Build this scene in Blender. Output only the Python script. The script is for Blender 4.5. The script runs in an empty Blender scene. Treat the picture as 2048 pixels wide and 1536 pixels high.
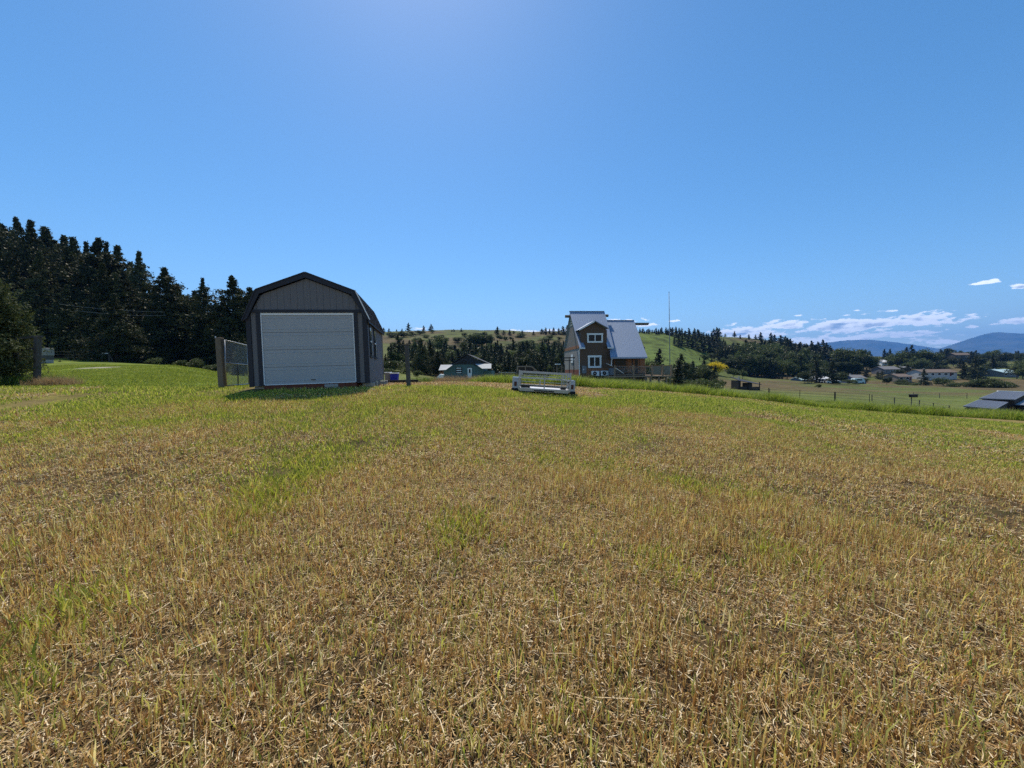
import bpy, math, random
import numpy as np
from mathutils import Vector, Matrix

# ------------------------------------------------------------------ camera, light, exposure
S = bpy.context.scene
R = math.radians
F, CX, CY = 790.0, 1024.0, 768.0            # focal length and centre, in pixels of the 2048 px photograph
PITCH, ROLL = R(1.9), R(0.6)
EYE = Vector((0.0, 0.0, 1.6))
_f = Vector((0, math.cos(PITCH), -math.sin(PITCH)))
_u0 = Vector((0, math.sin(PITCH), math.cos(PITCH)))
_r0 = Vector((1, 0, 0))
_r = _r0 * math.cos(ROLL) - _u0 * math.sin(ROLL)
_u = _u0 * math.cos(ROLL) + _r0 * math.sin(ROLL)
cam = bpy.data.cameras.new('camera'); cam.lens = 36 * F / 2048; cam.sensor_width = 36
cam.clip_start = 0.05; cam.clip_end = 60000
camo = bpy.data.objects.new('camera', cam); S.collection.objects.link(camo)
M3 = Matrix((( _r.x, _u.x, -_f.x), (_r.y, _u.y, -_f.y), (_r.z, _u.z, -_f.z)))
camo.matrix_world = Matrix.Translation(EYE) @ M3.to_4x4()
S.camera = camo

SUN_AZ, SUN_EL = R(-15), R(57)
world = bpy.data.worlds.new('World'); S.world = world; world.use_nodes = True
sun = bpy.data.lights.new('sun', 'SUN'); sun.energy = 5.0; sun.angle = R(0.5); sun.color = (1.0, 0.91, 0.76)
suno = bpy.data.objects.new('sun', sun); S.collection.objects.link(suno)
sdir = Vector((math.sin(SUN_AZ) * math.cos(SUN_EL), math.cos(SUN_AZ) * math.cos(SUN_EL), math.sin(SUN_EL)))
suno.rotation_euler = sdir.to_track_quat('Z', 'Y').to_euler()
suno.location = (0, 0, 60)
vs = S.view_settings
S.display_settings.display_device = 'sRGB'
vs.view_transform = 'Standard'; vs.look = 'None'; vs.gamma = 1; vs.use_curve_mapping = False
vs.exposure = 0.42
S.render.engine = 'CYCLES'
cy = S.cycles
cy.max_bounces = 6; cy.diffuse_bounces = 2; cy.glossy_bounces = 2; cy.transmission_bounces = 4
cy.transparent_max_bounces = 8; cy.volume_bounces = 0; cy.use_denoising = False; cy.denoiser = 'OPENIMAGEDENOISE'; cy.denoising_input_passes = 'RGB_ALBEDO_NORMAL'; cy.denoising_prefilter = 'ACCURATE'
cy.sample_clamp_indirect = 4


def ray(px, py):
    return _f + _r * ((px - CX) / F) - _u * ((py - CY) / F)


def P(px, py, Y):
    d = ray(px, py)
    return EYE + d * (Y / d.y)


def topix(v):
    d = Vector(v) - EYE
    z = d.dot(_f)
    return CX + F * d.dot(_r) / z, CY - F * d.dot(_u) / z


# ------------------------------------------------------------------ world sky with clouds near the horizon
def build_world():
    nt = world.node_tree; N = nt.nodes; L = nt.links; N.clear()

    def math_(op, a, b=None, c=None):
        n = N.new('ShaderNodeMath'); n.operation = op
        for i, v in enumerate((a, b, c)):
            if v is None: continue
            if isinstance(v, (int, float)): n.inputs[i].default_value = v
            else: L.new(v, n.inputs[i])
        return n.outputs[0]
    out = N.new('ShaderNodeOutputWorld'); bg = N.new('ShaderNodeBackground')
    sky = N.new('ShaderNodeTexSky'); sky.sky_type = 'NISHITA'; sky.sun_disc = False
    sky.sun_elevation = SUN_EL; sky.sun_rotation = SUN_AZ
    sky.altitude = 900; sky.air_density = 1.0; sky.dust_density = 0.45; sky.ozone_density = 2.2
    bg.inputs['Strength'].default_value = 0.12
    hs = N.new('ShaderNodeHueSaturation'); hs.inputs['Saturation'].default_value = 1.25; hs.inputs['Hue'].default_value = 0.494
    L.new(sky.outputs[0], hs.inputs['Color'])
    tc = N.new('ShaderNodeTexCoord'); sp = N.new('ShaderNodeSeparateXYZ'); L.new(tc.outputs['Generated'], sp.inputs[0])
    az = math_('MULTIPLY', math_('ARCTAN2', sp.outputs[0], sp.outputs[1]), 57.2958)
    el = math_('MULTIPLY', math_('ARCSINE', sp.outputs[2]), 57.2958)
    cmb = N.new('ShaderNodeCombineXYZ'); L.new(math_('MULTIPLY', az, 0.5), cmb.inputs[0]); L.new(math_('MULTIPLY', el, 1.6), cmb.inputs[1])
    n1 = N.new('ShaderNodeTexNoise'); n1.inputs['Scale'].default_value = 1.0; n1.inputs['Detail'].default_value = 9
    n1.inputs['Roughness'].default_value = 0.62; L.new(cmb.outputs[0], n1.inputs['Vector'])
    off = N.new('ShaderNodeVectorMath'); off.operation = 'ADD'; off.inputs[1].default_value = (-0.10, 0.42, 0)
    L.new(cmb.outputs[0], off.inputs[0])
    n2 = N.new('ShaderNodeTexNoise'); n2.inputs['Scale'].default_value = 1.0; n2.inputs['Detail'].default_value = 5
    n2.inputs['Roughness'].default_value = 0.55; L.new(off.outputs[0], n2.inputs['Vector'])

    def blob(a0, e0, sa, se, k, flat=1.0):
        # smooth bump; flat > 1 makes the underside fall off faster
        da = math_('DIVIDE', math_('SUBTRACT', az, a0), sa)
        de = math_('DIVIDE', math_('SUBTRACT', el, e0), se)
        if flat != 1.0:
            below = math_('LESS_THAN', de, 0.0)
            de = math_('MULTIPLY', de, math_('ADD', math_('MULTIPLY', below, flat - 1), 1))
        q = math_('ADD', math_('MULTIPLY', da, da), math_('MULTIPLY', de, de))
        return math_('MULTIPLY', math_('EXPONENT', math_('MULTIPLY', q, -1.0)), k)
    # cumulus bank seen on the right, and the rest of the same bank going on round the horizon
    blobs = [(30.5, 4.3, 3.6, 1.0, .62, 1), (34.5, 5.0, 3.4, .75, .50, 1.3), (27.5, 3.6, 2.4, .9, .55, 1), (40.5, 4.55, 4.6, .95, .62, 1.1),
             (46.0, 4.6, 3.2, .7, .55, 1.3), (38.5, 3.0, 6.0, .7, .55, 1), (44.5, 3.2, 3.5, .5, .40, 1), (51.5, 3.9, 1.7, .35, .5, 1.5),
             (50.0, 7.65, .9, .26, .55, 1.6), (52.2, 6.9, .8, .26, .55, 1.6), (49.2, 3.7, .7, .3, .4, 1.5), (24.5, 3.0, 2.5, .9, .4, 1),
             (3.0, 5.2, 5.2, .75, .60, 1.2), (8.5, 5.6, 2.3, .6, .5, 1.2), (-2.5, 5.0, 2.2, .5, .35, 1.2), (-13.6, 6.0, 1.2, .35, .4, 1.2),
             (15.0, 6.6, 3.4, .42, .50, 1.4), (19.0, 6.0, 2.0, .4, .42, 1.4), (22.0, 6.4, .8, .2, .36, 1.4), (41.0, 6.2, .5, .13, .36, 1),
             (43.7, 5.85, 1.0, .15, .36, 1), (36.0, 6.1, .55, .14, .33, 1), (47.5, 2.5, 2.6, .5, .35, 1), (33.5, 3.2, 4.5, .6, .45, 1)]
    cov = None
    for b in blobs:
        v = blob(*b); cov = v if cov is None else math_('MAXIMUM', cov, v)
    side = math_('MAXIMUM', math_('MULTIPLY', math_('GREATER_THAN', az, 54), 1), math_('LESS_THAN', az, -54))
    ring = math_('MULTIPLY', blob(0, 4.0, 9999, 1.4, .42, 1.1), side)
    cov = math_('MAXIMUM', cov, ring)
    den = math_('SUBTRACT', math_('ADD', cov, math_('MULTIPLY', math_('SUBTRACT', n1.outputs[0], 0.5), 1.6)), 0.21)
    a = N.new('ShaderNodeMapRange'); a.interpolation_type = 'SMOOTHSTEP'
    a.inputs['From Min'].default_value = 0.0; a.inputs['From Max'].default_value = 0.14; L.new(den, a.inputs['Value'])
    alpha = math_('MULTIPLY', a.outputs[0], math_('GREATER_THAN', cov, 0.06))
    # self shading of the bank: bright where the cloud thins upward, grey-blue beneath thick parts
    den2 = math_('SUBTRACT', math_('ADD', cov, math_('MULTIPLY', math_('SUBTRACT', n2.outputs[0], 0.5), 1.7)), 0.34)
    s = N.new('ShaderNodeMapRange'); s.interpolation_type = 'SMOOTHSTEP'
    s.inputs['From Min'].default_value = 0.08; s.inputs['From Max'].default_value = 0.5; L.new(den2, s.inputs['Value'])
    mc = N.new('ShaderNodeMix'); mc.data_type = 'RGBA'; L.new(s.outputs[0], mc.inputs['Factor'])
    mc.inputs['A'].default_value = (10.2, 10.6, 11.2, 1); mc.inputs['B'].default_value = (2.8, 3.8, 5.2, 1)
    mx = N.new('ShaderNodeMix'); mx.data_type = 'RGBA'
    L.new(math_('MULTIPLY', alpha, 0.97), mx.inputs['Factor']); L.new(hs.outputs[0], mx.inputs['A']); L.new(mc.outputs['Result'], mx.inputs['B'])
    L.new(mx.outputs['Result'], bg.inputs['Color']); L.new(bg.outputs[0], out.inputs[0])


build_world()

# ------------------------------------------------------------------ small helpers
rng = np.random.default_rng(7)


def vnoise(x, y, seed=0):
    x = np.asarray(x, float); y = np.asarray(y, float)
    xi = np.floor(x).astype(np.int64); yi = np.floor(y).astype(np.int64)
    fx = x - xi; fy = y - yi
    fx = fx * fx * (3 - 2 * fx); fy = fy * fy * (3 - 2 * fy)

    def h(a, b):
        n = (a * 374761393 + b * 668265263 + seed * 69069) & 0xffffffff
        n = ((n ^ (n >> 13)) * 1274126177) & 0xffffffff
        return ((n ^ (n >> 16)) & 0xffff) / 65535.0
    return (h(xi, yi) * (1 - fx) + h(xi + 1, yi) * fx) * (1 - fy) + (h(xi, yi + 1) * (1 - fx) + h(xi + 1, yi + 1) * fx) * fy


def fbm(x, y, oct=4, seed=0):
    s = 0; a = .5; t = 0
    for o in range(oct):
        s = s + a * vnoise(x * 2 ** o + 17.3 * o, y * 2 ** o - 9.1 * o, seed + o); t += a; a *= .5
    return s / t


def smooth(a, b, x):
    t = np.clip((x - a) / (b - a), 0, 1)
    return t * t * (3 - 2 * t)


# ------------------------------------------------------------------ materials
_mats = {}


def mat(name, col, rough=.8, var=.15, scale=6.0, bump=0.0, bscale=30.0, metal=0.0, transl=0.0, col2=None, spec=.3, stretch=None, attr=None, rnd=0.0, coat=0.0):
    if name in _mats: return _mats[name]
    m = bpy.data.materials.new(name); m.use_nodes = True; nt = m.node_tree; N = nt.nodes; L = nt.links
    b = N['Principled BSDF']; out = N['Material Output']
    b.inputs['Roughness'].default_value = rough; b.inputs['Metallic'].default_value = metal
    b.inputs['Specular IOR Level'].default_value = spec
    b.inputs['Coat Weight'].default_value = coat
    tc = N.new('ShaderNodeTexCoord'); src = tc.outputs['Object']
    if stretch:
        mp = N.new('ShaderNodeMapping'); mp.inputs['Scale'].default_value = stretch; L.new(src, mp.inputs[0]); src = mp.outputs[0]
    nz = N.new('ShaderNodeTexNoise'); nz.inputs['Scale'].default_value = scale; nz.inputs['Detail'].default_value = 5; nz.inputs['Roughness'].default_value = .65
    L.new(src, nz.inputs['Vector'])
    mr = N.new('ShaderNodeMapRange'); mr.inputs['From Min'].default_value = .3; mr.inputs['From Max'].default_value = .7
    L.new(nz.outputs[0], mr.inputs['Value'])
    mx = N.new('ShaderNodeMix'); mx.data_type = 'RGBA'
    c2 = col2 or tuple(c * (1 - var) for c in col)
    c1 = col if col2 else tuple(min(1, c * (1 + var)) for c in col)
    mx.inputs['A'].default_value = (*c1, 1); mx.inputs['B'].default_value = (*c2, 1); L.new(mr.outputs[0], mx.inputs['Factor'])
    colout = mx.outputs['Result']
    if attr:
        at = N.new('ShaderNodeAttribute'); at.attribute_name = attr
        m2 = N.new('ShaderNodeMix'); m2.data_type = 'RGBA'; m2.blend_type = 'MULTIPLY'; m2.inputs['Factor'].default_value = 1
        L.new(colout, m2.inputs['A']); L.new(at.outputs['Color'], m2.inputs['B']); colout = m2.outputs['Result']
    if rnd:
        oi = N.new('ShaderNodeObjectInfo'); r2 = N.new('ShaderNodeMapRange'); r2.inputs['To Min'].default_value = 1 - rnd; r2.inputs['To Max'].default_value = 1 + rnd
        L.new(oi.outputs['Random'], r2.inputs['Value'])
        hv = N.new('ShaderNodeHueSaturation'); L.new(r2.outputs[0], hv.inputs['Value']); L.new(colout, hv.inputs['Color']); colout = hv.outputs[0]
    L.new(colout, b.inputs['Base Color'])
    if bump:
        nb = N.new('ShaderNodeTexNoise'); nb.inputs['Scale'].default_value = bscale; nb.inputs['Detail'].default_value = 4; L.new(src, nb.inputs['Vector'])
        bp = N.new('ShaderNodeBump'); bp.inputs['Strength'].default_value = bump; bp.inputs['Distance'].default_value = .02
        L.new(nb.outputs[0], bp.inputs['Height']); L.new(bp.outputs[0], b.inputs['Normal'])
    if transl:
        tr = N.new('ShaderNodeBsdfTranslucent'); L.new(colout, tr.inputs['Color'])
        ms = N.new('ShaderNodeMixShader'); ms.inputs[0].default_value = transl
        L.new(b.outputs[0], ms.inputs[1]); L.new(tr.outputs[0], ms.inputs[2]); L.new(ms.outputs[0], out.inputs[0])
    _mats[name] = m
    return m


def glass(name='window_glass', col=(.015, .018, .022)):
    return mat(name, col, rough=.04, var=.1, spec=.07)


# ------------------------------------------------------------------ mesh helpers
def link_mesh(name, me, material, parent=None, loc=None):
    if material is not None: me.materials.append(material)
    o = bpy.data.objects.new(name, me); S.collection.objects.link(o)
    if parent: o.parent = parent
    if loc: o.location = loc
    return o


def np_mesh(name, V, Fc, mats_idx=None, cols=None, cname='tint', smooth_=False):
    """V (n,3) array; Fc list or (m,k) array of equal-size faces (or list of arrays of different size)"""
    me = bpy.data.meshes.new(name)
    arrs = Fc if isinstance(Fc, list) else [Fc]
    V = np.asarray(V, np.float32)
    me.vertices.add(len(V)); me.vertices.foreach_set('co', V.ravel())
    nl = sum(a.size for a in arrs); nf = sum(len(a) for a in arrs)
    me.loops.add(nl); me.polygons.add(nf)
    me.loops.foreach_set('vertex_index', np.concatenate([a.ravel() for a in arrs]).astype(np.int32))
    tot = np.concatenate([np.full(len(a), a.shape[1], np.int32) for a in arrs])
    st = np.concatenate([[0], np.cumsum(tot)[:-1]]).astype(np.int32)
    me.polygons.foreach_set('loop_start', st); me.polygons.foreach_set('loop_total', tot)
    if smooth_: me.polygons.foreach_set('use_smooth', np.ones(nf, bool))
    me.update(calc_edges=True); me.validate()
    if cols is not None:
        ca = me.color_attributes.new(cname, 'FLOAT_COLOR', 'POINT')
        c4 = np.ones((len(V), 4), np.float32); c4[:, :3] = cols
        ca.data.foreach_set('color', c4.ravel())
    return me


class MB:
    def __init__(s): s.v = []; s.f = []

    def poly(s, pts, faces):
        n = len(s.v); s.v += [tuple(p) for p in pts]; s.f += [tuple(i + n for i in f) for f in faces]; return s

    def box(s, x0, x1, y0, y1, z0, z1):
        return s.poly([(x0, y0, z0), (x1, y0, z0), (x1, y1, z0), (x0, y1, z0), (x0, y0, z1), (x1, y0, z1), (x1, y1, z1), (x0, y1, z1)],
                      [(0, 3, 2, 1), (4, 5, 6, 7), (0, 1, 5, 4), (1, 2, 6, 5), (2, 3, 7, 6), (3, 0, 4, 7)])

    def prism(s, pts, d):
        """planar polygon pts (list of 3D) extruded by vector d"""
        n = len(pts); q = [tuple(Vector(p) + Vector(d)) for p in pts]
        return s.poly(list(pts) + q, [tuple(range(n))[::-1], tuple(range(n, 2 * n))] + [(i, (i + 1) % n, n + (i + 1) % n, n + i) for i in range(n)])

    def slab(s, a, b, c, d, t):
        """quad a,b,c,d thickened by t along its normal"""
        a, b, c, d = map(Vector, (a, b, c, d)); nrm = (b - a).cross(d - a).normalized() * t
        return s.prism([a, b, c, d], nrm)

    def bar(s, p, q, w, h=None, n=4):
        p, q = Vector(p), Vector(q); h = h or w; d = (q - p).normalized()
        up = Vector((0, 0, 1)) if abs(d.z) < .95 else Vector((0, 1, 0))
        a = d.cross(up).normalized(); b = a.cross(d)
        ring = [a * (w / 2) + b * (h / 2), -a * (w / 2) + b * (h / 2), -a * (w / 2) - b * (h / 2), a * (w / 2) - b * (h / 2)]
        return s.poly([p + r for r in ring] + [q + r for r in ring], [(3, 2, 1, 0), (4, 5, 6, 7)] + [(i, (i + 1) % 4, 4 + (i + 1) % 4, 4 + i) for i in range(4)])

    def tube(s, pts, rad, n=8, cap=True):
        pts = [Vector(p) for p in pts]; rads = rad if isinstance(rad, (list, tuple)) else [rad] * len(pts)
        base = len(s.v); prev = None
        for i, p in enumerate(pts):
            d = (pts[min(i + 1, len(pts) - 1)] - pts[max(i - 1, 0)]).normalized()
            if prev is None:
                up = Vector((0, 0, 1)) if abs(d.z) < .9 else Vector((1, 0, 0)); a = d.cross(up).normalized()
            else: a = (prev - d * prev.dot(d)).normalized()
            prev = a; b = d.cross(a)
            for k in range(n):
                t = 2 * math.pi * k / n; s.v.append(tuple(p + (a * math.cos(t) + b * math.sin(t)) * rads[i]))
        for i in range(len(pts) - 1):
            for k in range(n):
                k2 = (k + 1) % n; o = base + i * n
                s.f.append((o + k, o + k2, o + n + k2, o + n + k))
        if cap:
            s.f.append(tuple(base + k for k in range(n))[::-1]); e = base + (len(pts) - 1) * n; s.f.append(tuple(e + k for k in range(n)))
        return s

    def build(s, name, m, parent=None, smooth_=False, bevel=0):
        me = bpy.data.meshes.new(name); me.from_pydata(s.v, [], s.f); me.update()
        import bmesh
        bm = bmesh.new(); bm.from_mesh(me); bmesh.ops.recalc_face_normals(bm, faces=bm.faces)
        if bevel: bmesh.ops.bevel(bm, geom=list(bm.edges), offset=bevel, segments=1, affect='EDGES', clamp_overlap=True)
        bm.to_mesh(me); bm.free()
        if smooth_:
            for p in me.polygons: p.use_smooth = True
        return link_mesh(name, me, m, parent)


def empty(name, loc, rz=0, label=None, cat=None, group=None, rot=None):
    o = bpy.data.objects.new(name, None); S.collection.objects.link(o); o.location = loc
    o.rotation_euler = rot if rot else (0, 0, rz); o.empty_display_size = .2
    tag(o, label, cat, group); return o


def tag(o, label=None, cat=None, group=None, kind=None):
    for k, v in (('label', label), ('category', cat), ('group', group), ('kind', kind)):
        if v: o[k] = v
    return o


def copy_tree(o, parent=None):
    c = o.copy(); S.collection.objects.link(c)
    if parent: c.parent = parent
    for ch in list(o.children): copy_tree(ch, c)
    return c


# ------------------------------------------------------------------ terrain
# for columns of the view (px), the ground's depth (m) and the height it is seen at (py)
COLS = {
    -350: [(12, 790), (16, 770), (25, 752), (40, 735), (60, 718), (90, 700), (140, 680)],
    0: [(12, 786), (16, 768), (25, 751), (40, 734), (60, 718), (90, 705), (140, 690)],
    120: [(12, 784), (16, 769), (25, 751), (40, 731), (60, 718), (90, 708), (140, 695)],
    250: [(12, 782), (16, 771), (25, 752), (35, 734), (45, 728), (60, 724), (90, 714), (140, 700)],
    370: [(12, 781), (16, 772), (22, 757), (30, 739), (36, 733), (45, 734), (60, 732), (90, 724), (140, 710)],
    440: [(12.5, 779), (16, 772), (22, 763), (30, 755), (45, 748), (70, 742), (100, 735), (160, 725)],
    520: [(12.5, 778), (16, 771), (22, 766), (35, 758), (70, 745), (120, 728), (200, 705)],
    740: [(12.5, 778), (16, 771), (22, 768), (35, 766), (60, 752), (100, 735), (160, 708), (250, 680), (350, 662), (600, 690)],
    810: [(12.5, 777), (16, 770), (20, 766), (30, 768), (45, 762), (70, 745), (100, 727), (150, 712), (220, 690), (320, 663), (420, 661), (700, 690)],
    930: [(13, 780), (17, 770), (20, 765), (30, 770), (45, 772), (60, 771), (80, 762), (120, 746), (170, 724), (240, 697), (350, 661), (450, 662), (700, 690)],
    1110: [(14, 792), (18, 776), (21, 769), (30, 769), (45, 764), (60, 768), (90, 764), (130, 748), (180, 724), (250, 694), (360, 668), (450, 662), (700, 690)],
    1190: [(14, 797), (18, 784), (22, 774), (30, 769), (45, 764), (60, 768), (90, 765), (140, 748), (200, 724), (280, 692), (400, 662), (700, 690)],
    1340: [(14, 806), (18, 793), (22, 784), (30, 787), (45, 782), (70, 777), (100, 770), (150, 757), (220, 724), (290, 694), (380, 667), (450, 664), (700, 690)],
    1500: [(14, 820), (18, 806), (23, 798), (40, 803), (70, 789), (120, 770), (200, 758), (260, 750), (330, 722), (450, 676), (600, 676), (900, 700)],
    1640: [(14, 835), (18, 823), (23, 814), (40, 815), (70, 792), (120, 776), (200, 764), (260, 756), (350, 736), (450, 708), (550, 693), (800, 705)],
    1760: [(14, 845), (18, 832), (23, 823), (40, 824), (70, 798), (120, 782), (200, 768), (260, 752), (350, 730), (450, 724), (700, 714), (1200, 724)],
    1900: [(14, 856), (18, 841), (23, 831), (40, 840), (70, 806), (120, 783), (190, 769), (230, 754), (350, 734), (400, 719), (600, 715), (1200, 722)],
    2048: [(14, 868), (18, 850), (22, 839), (36, 858), (60, 815), (100, 788), (160, 772), (230, 755), (350, 731), (450, 716), (1200, 718)],
    2500: [(14, 895), (18, 875), (22, 862), (36, 870), (60, 830), (100, 795), (160, 775), (230, 758), (350, 735), (450, 720), (1200, 722)],
}
RG = np.concatenate([[0.3], np.geomspace(0.6, 16000, 350)])
LRG = np.log(RG)
_th, _zz = [], []
for px, rows in sorted(COLS.items()):
    u = (px - CX) / F; th = math.atan(u); ct = math.cos(th)
    rr = [0.3]; zz = [0.0]
    first = P(px, rows[0][1], rows[0][0]).z
    for fr, k in ((.2, .04), (.4, .22), (.7, .60)):
        rr.append(rows[0][0] * fr / ct); zz.append(first * k)
    for d, py in rows: rr.append(d / ct); zz.append(P(px, py, d).z)
    last = zz[-1]
    rr += [2200, 16000]; zz += [min(last, 8), 0]
    lr = np.log(rr); z = np.interp(LRG, lr, zz)
    k = np.hanning(9); k /= k.sum(); zp = np.pad(z, 4, mode='edge'); z = np.convolve(zp, k, 'valid')
    _th.append(th); _zz.append(z)
# behind the camera: gently falling ground
zb = _zz[0] * 0; zl = _zz[0]; zr = _zz[-1]
TH = [-math.pi, R(-130)] + _th + [R(130), math.pi]
ZZ = [zb - np.clip(RG * .01, 0, 4), zl * .4] + _zz + [zr * .4, zb - np.clip(RG * .01, 0, 4)]
TH = np.array(TH); ZZ = np.array(ZZ)
# smooth resample across angle
THF = np.concatenate([np.arange(-180, -62, 4.0), np.arange(-62, 64, 0.36), np.arange(66, 180, 4.0), [180]]) * math.pi / 180
ZF = np.empty((len(THF), len(RG)))
for j in range(len(RG)): ZF[:, j] = np.interp(THF, TH, ZZ[:, j])
_sel = (THF > R(-62)) & (THF < R(63.5))
_k = np.hanning(15); _k /= _k.sum()
_blk = ZF[_sel]; _pad = np.pad(_blk, ((7, 7), (0, 0)), mode='edge')
ZF[_sel] = np.stack([np.convolve(_pad[:, j], _k, 'valid') for j in range(len(RG))], 1)


def bumps(x, y, r):
    z = (fbm(x * .6, y * .6, 2, 5) - .5) * .07 * smooth(1, 3, r) * (1 - smooth(9, 14, r))
    z = z + (fbm(x * .12, y * .12, 3, 11) - .5) * .35 * smooth(26, 60, r)
    z = z + (fbm(x * .02, y * .02, 4, 13) - .5) * 5.0 * smooth(110, 300, r)
    return z


def ground(x, y):
    x = np.asarray(x, float); y = np.asarray(y, float)
    r = np.maximum(np.hypot(x, y), .31); th = np.arctan2(x, y)
    i = np.clip(np.searchsorted(THF, th) - 1, 0, len(THF) - 2)
    j = np.clip(np.searchsorted(LRG, np.log(r)) - 1, 0, len(RG) - 2)
    ft = np.clip((th - THF[i]) / (THF[i + 1] - THF[i]), 0, 1); fr = np.clip((r - RG[j]) / (RG[j + 1] - RG[j]), 0, 1)
    z = (ZF[i, j] * (1 - fr) + ZF[i, j + 1] * fr) * (1 - ft) + (ZF[i + 1, j] * (1 - fr) + ZF[i + 1, j + 1] * fr) * ft
    return z + bumps(x, y, r)


def gz(x, y): return float(ground(x, y))


def spot(px, Y, py=750):
    """point on the ground straight below/above pixel column px at depth Y"""
    p = P(px, py, Y); return Vector((p.x, p.y, gz(p.x, p.y)))


# verge line (tall grass along the far edge of the mown field), world x -> y, at the field edge
VERGE = [(-3.6, 23.0), (0, 21.0), (3, 21.0), (6, 22), (10, 23.2), (16, 23.6), (22, 23.0), (28, 22.3), (36, 21.5), (60, 18)]
VX = np.array([v[0] for v in VERGE], float); VY = np.array([v[1] for v in VERGE], float)


def verge_y(x): return np.interp(x, VX, VY)


# green patches of the field, photo pixels: px, py, half width px, half height px, strength
_G = [(730, 875, 110, 30, .5), (660, 915, 90, 28, .52), (590, 960, 80, 26, .52), (520, 1010, 75, 24, .48), (450, 1055, 60, 22, .42), (1100, 890, 90, 22, .4), (1150, 905, 70, 25, .5), (1230, 935, 80, 20, .45),
      (1340, 965, 80, 20, .4), (1450, 985, 90, 25, .6), (1530, 1005, 50, 20, .4), (100, 1225, 110, 35, .8), (190, 1230, 60, 25, .6), (25, 1300, 50, 70, .9), (40, 1380, 60, 40, .45),
      (1020, 1200, 40, 60, .65), (1005, 1310, 40, 50, .55), (920, 1075, 45, 35, .75), (925, 1030, 50, 30, .4), (1520, 1118, 50, 25, .75), (1500, 1100, 60, 30, .4),
      (1850, 1000, 120, 30, .25), (1290, 1130, 80, 40, .25), (300, 940, 150, 40, .3), (80, 900, 60, 25, .5), (1050, 1440, 60, 40, .35), (330, 1100, 80, 30, .35),
      (1900, 1450, 120, 60, .25), (1700, 1330, 90, 40, .2), (2000, 1020, 60, 30, .25), (1250, 1240, 40, 30, .3), (20, 850, 70, 25, .5), (450, 850, 300, 20, .3), (1130, 830, 200, 25, .3)]
GB = []
for (px, py, wx, wy, am) in _G:
    # project the pixel onto the near ground by marching
    best = None
    for Y in np.geomspace(1.2, 22, 400):
        p = P(px, py, Y)
        if p.z <= gz(p.x, p.y): best = p; break
    if best is None: continue
    d = best.y; drop = 1.6 - best.z
    am = am * (1.7 if d < 4.5 else 1.0)
    GB.append((best.x, best.y, wx * d / F, max(.12, wy * d * d / (F * drop)), am))


def greenness(x, y):
    g = np.zeros_like(np.asarray(x, float))
    for (cx, cy_, sx, sy, am) in GB:
        g = g + am * np.exp(-((x - cx) / sx) ** 2 - ((y - cy_) / sy) ** 2)
    u = CX + F * x / np.maximum(y, .5)
    far = smooth(3.8, 10.5, y + (fbm(x * .5, y * .5, 3, 3) - .5) * 4)
    lim = 1 - .5 * smooth(1150, 1350, u) * (1 - smooth(11.5, 14, y))
    far = far * lim * .95
    far = far * (1 - .75 * smooth(-2.6, -1.0, y - verge_y(x)) * smooth(-1, 1, x))      # dry swath before the verge
    far = far * (1 - .85 * smooth(14.0, 16.0, y) * smooth(-9, -6, x) * (1 - smooth(3, 5, x)))    # dry grass on the crest beside the shed
    n = fbm(x * 1.1, y * .7, 3, 21)
    fine = smooth(.30, .72, fbm(x * 3.1, y * 2.4, 3, 23))
    g = np.maximum(g * .95 * (.35 + .9 * n) * (.25 + 1.1 * fine), far * (.5 + .8 * n) * (.55 + .6 * fine)) + .22 * smooth(.45, .75, fbm(x * .8, y * .5, 3, 8)) * fine
    return np.clip(g, 0, 1)


def spot_xy(px, Y):
    p = P(px, 750, Y); return p.x, p.y


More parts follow.
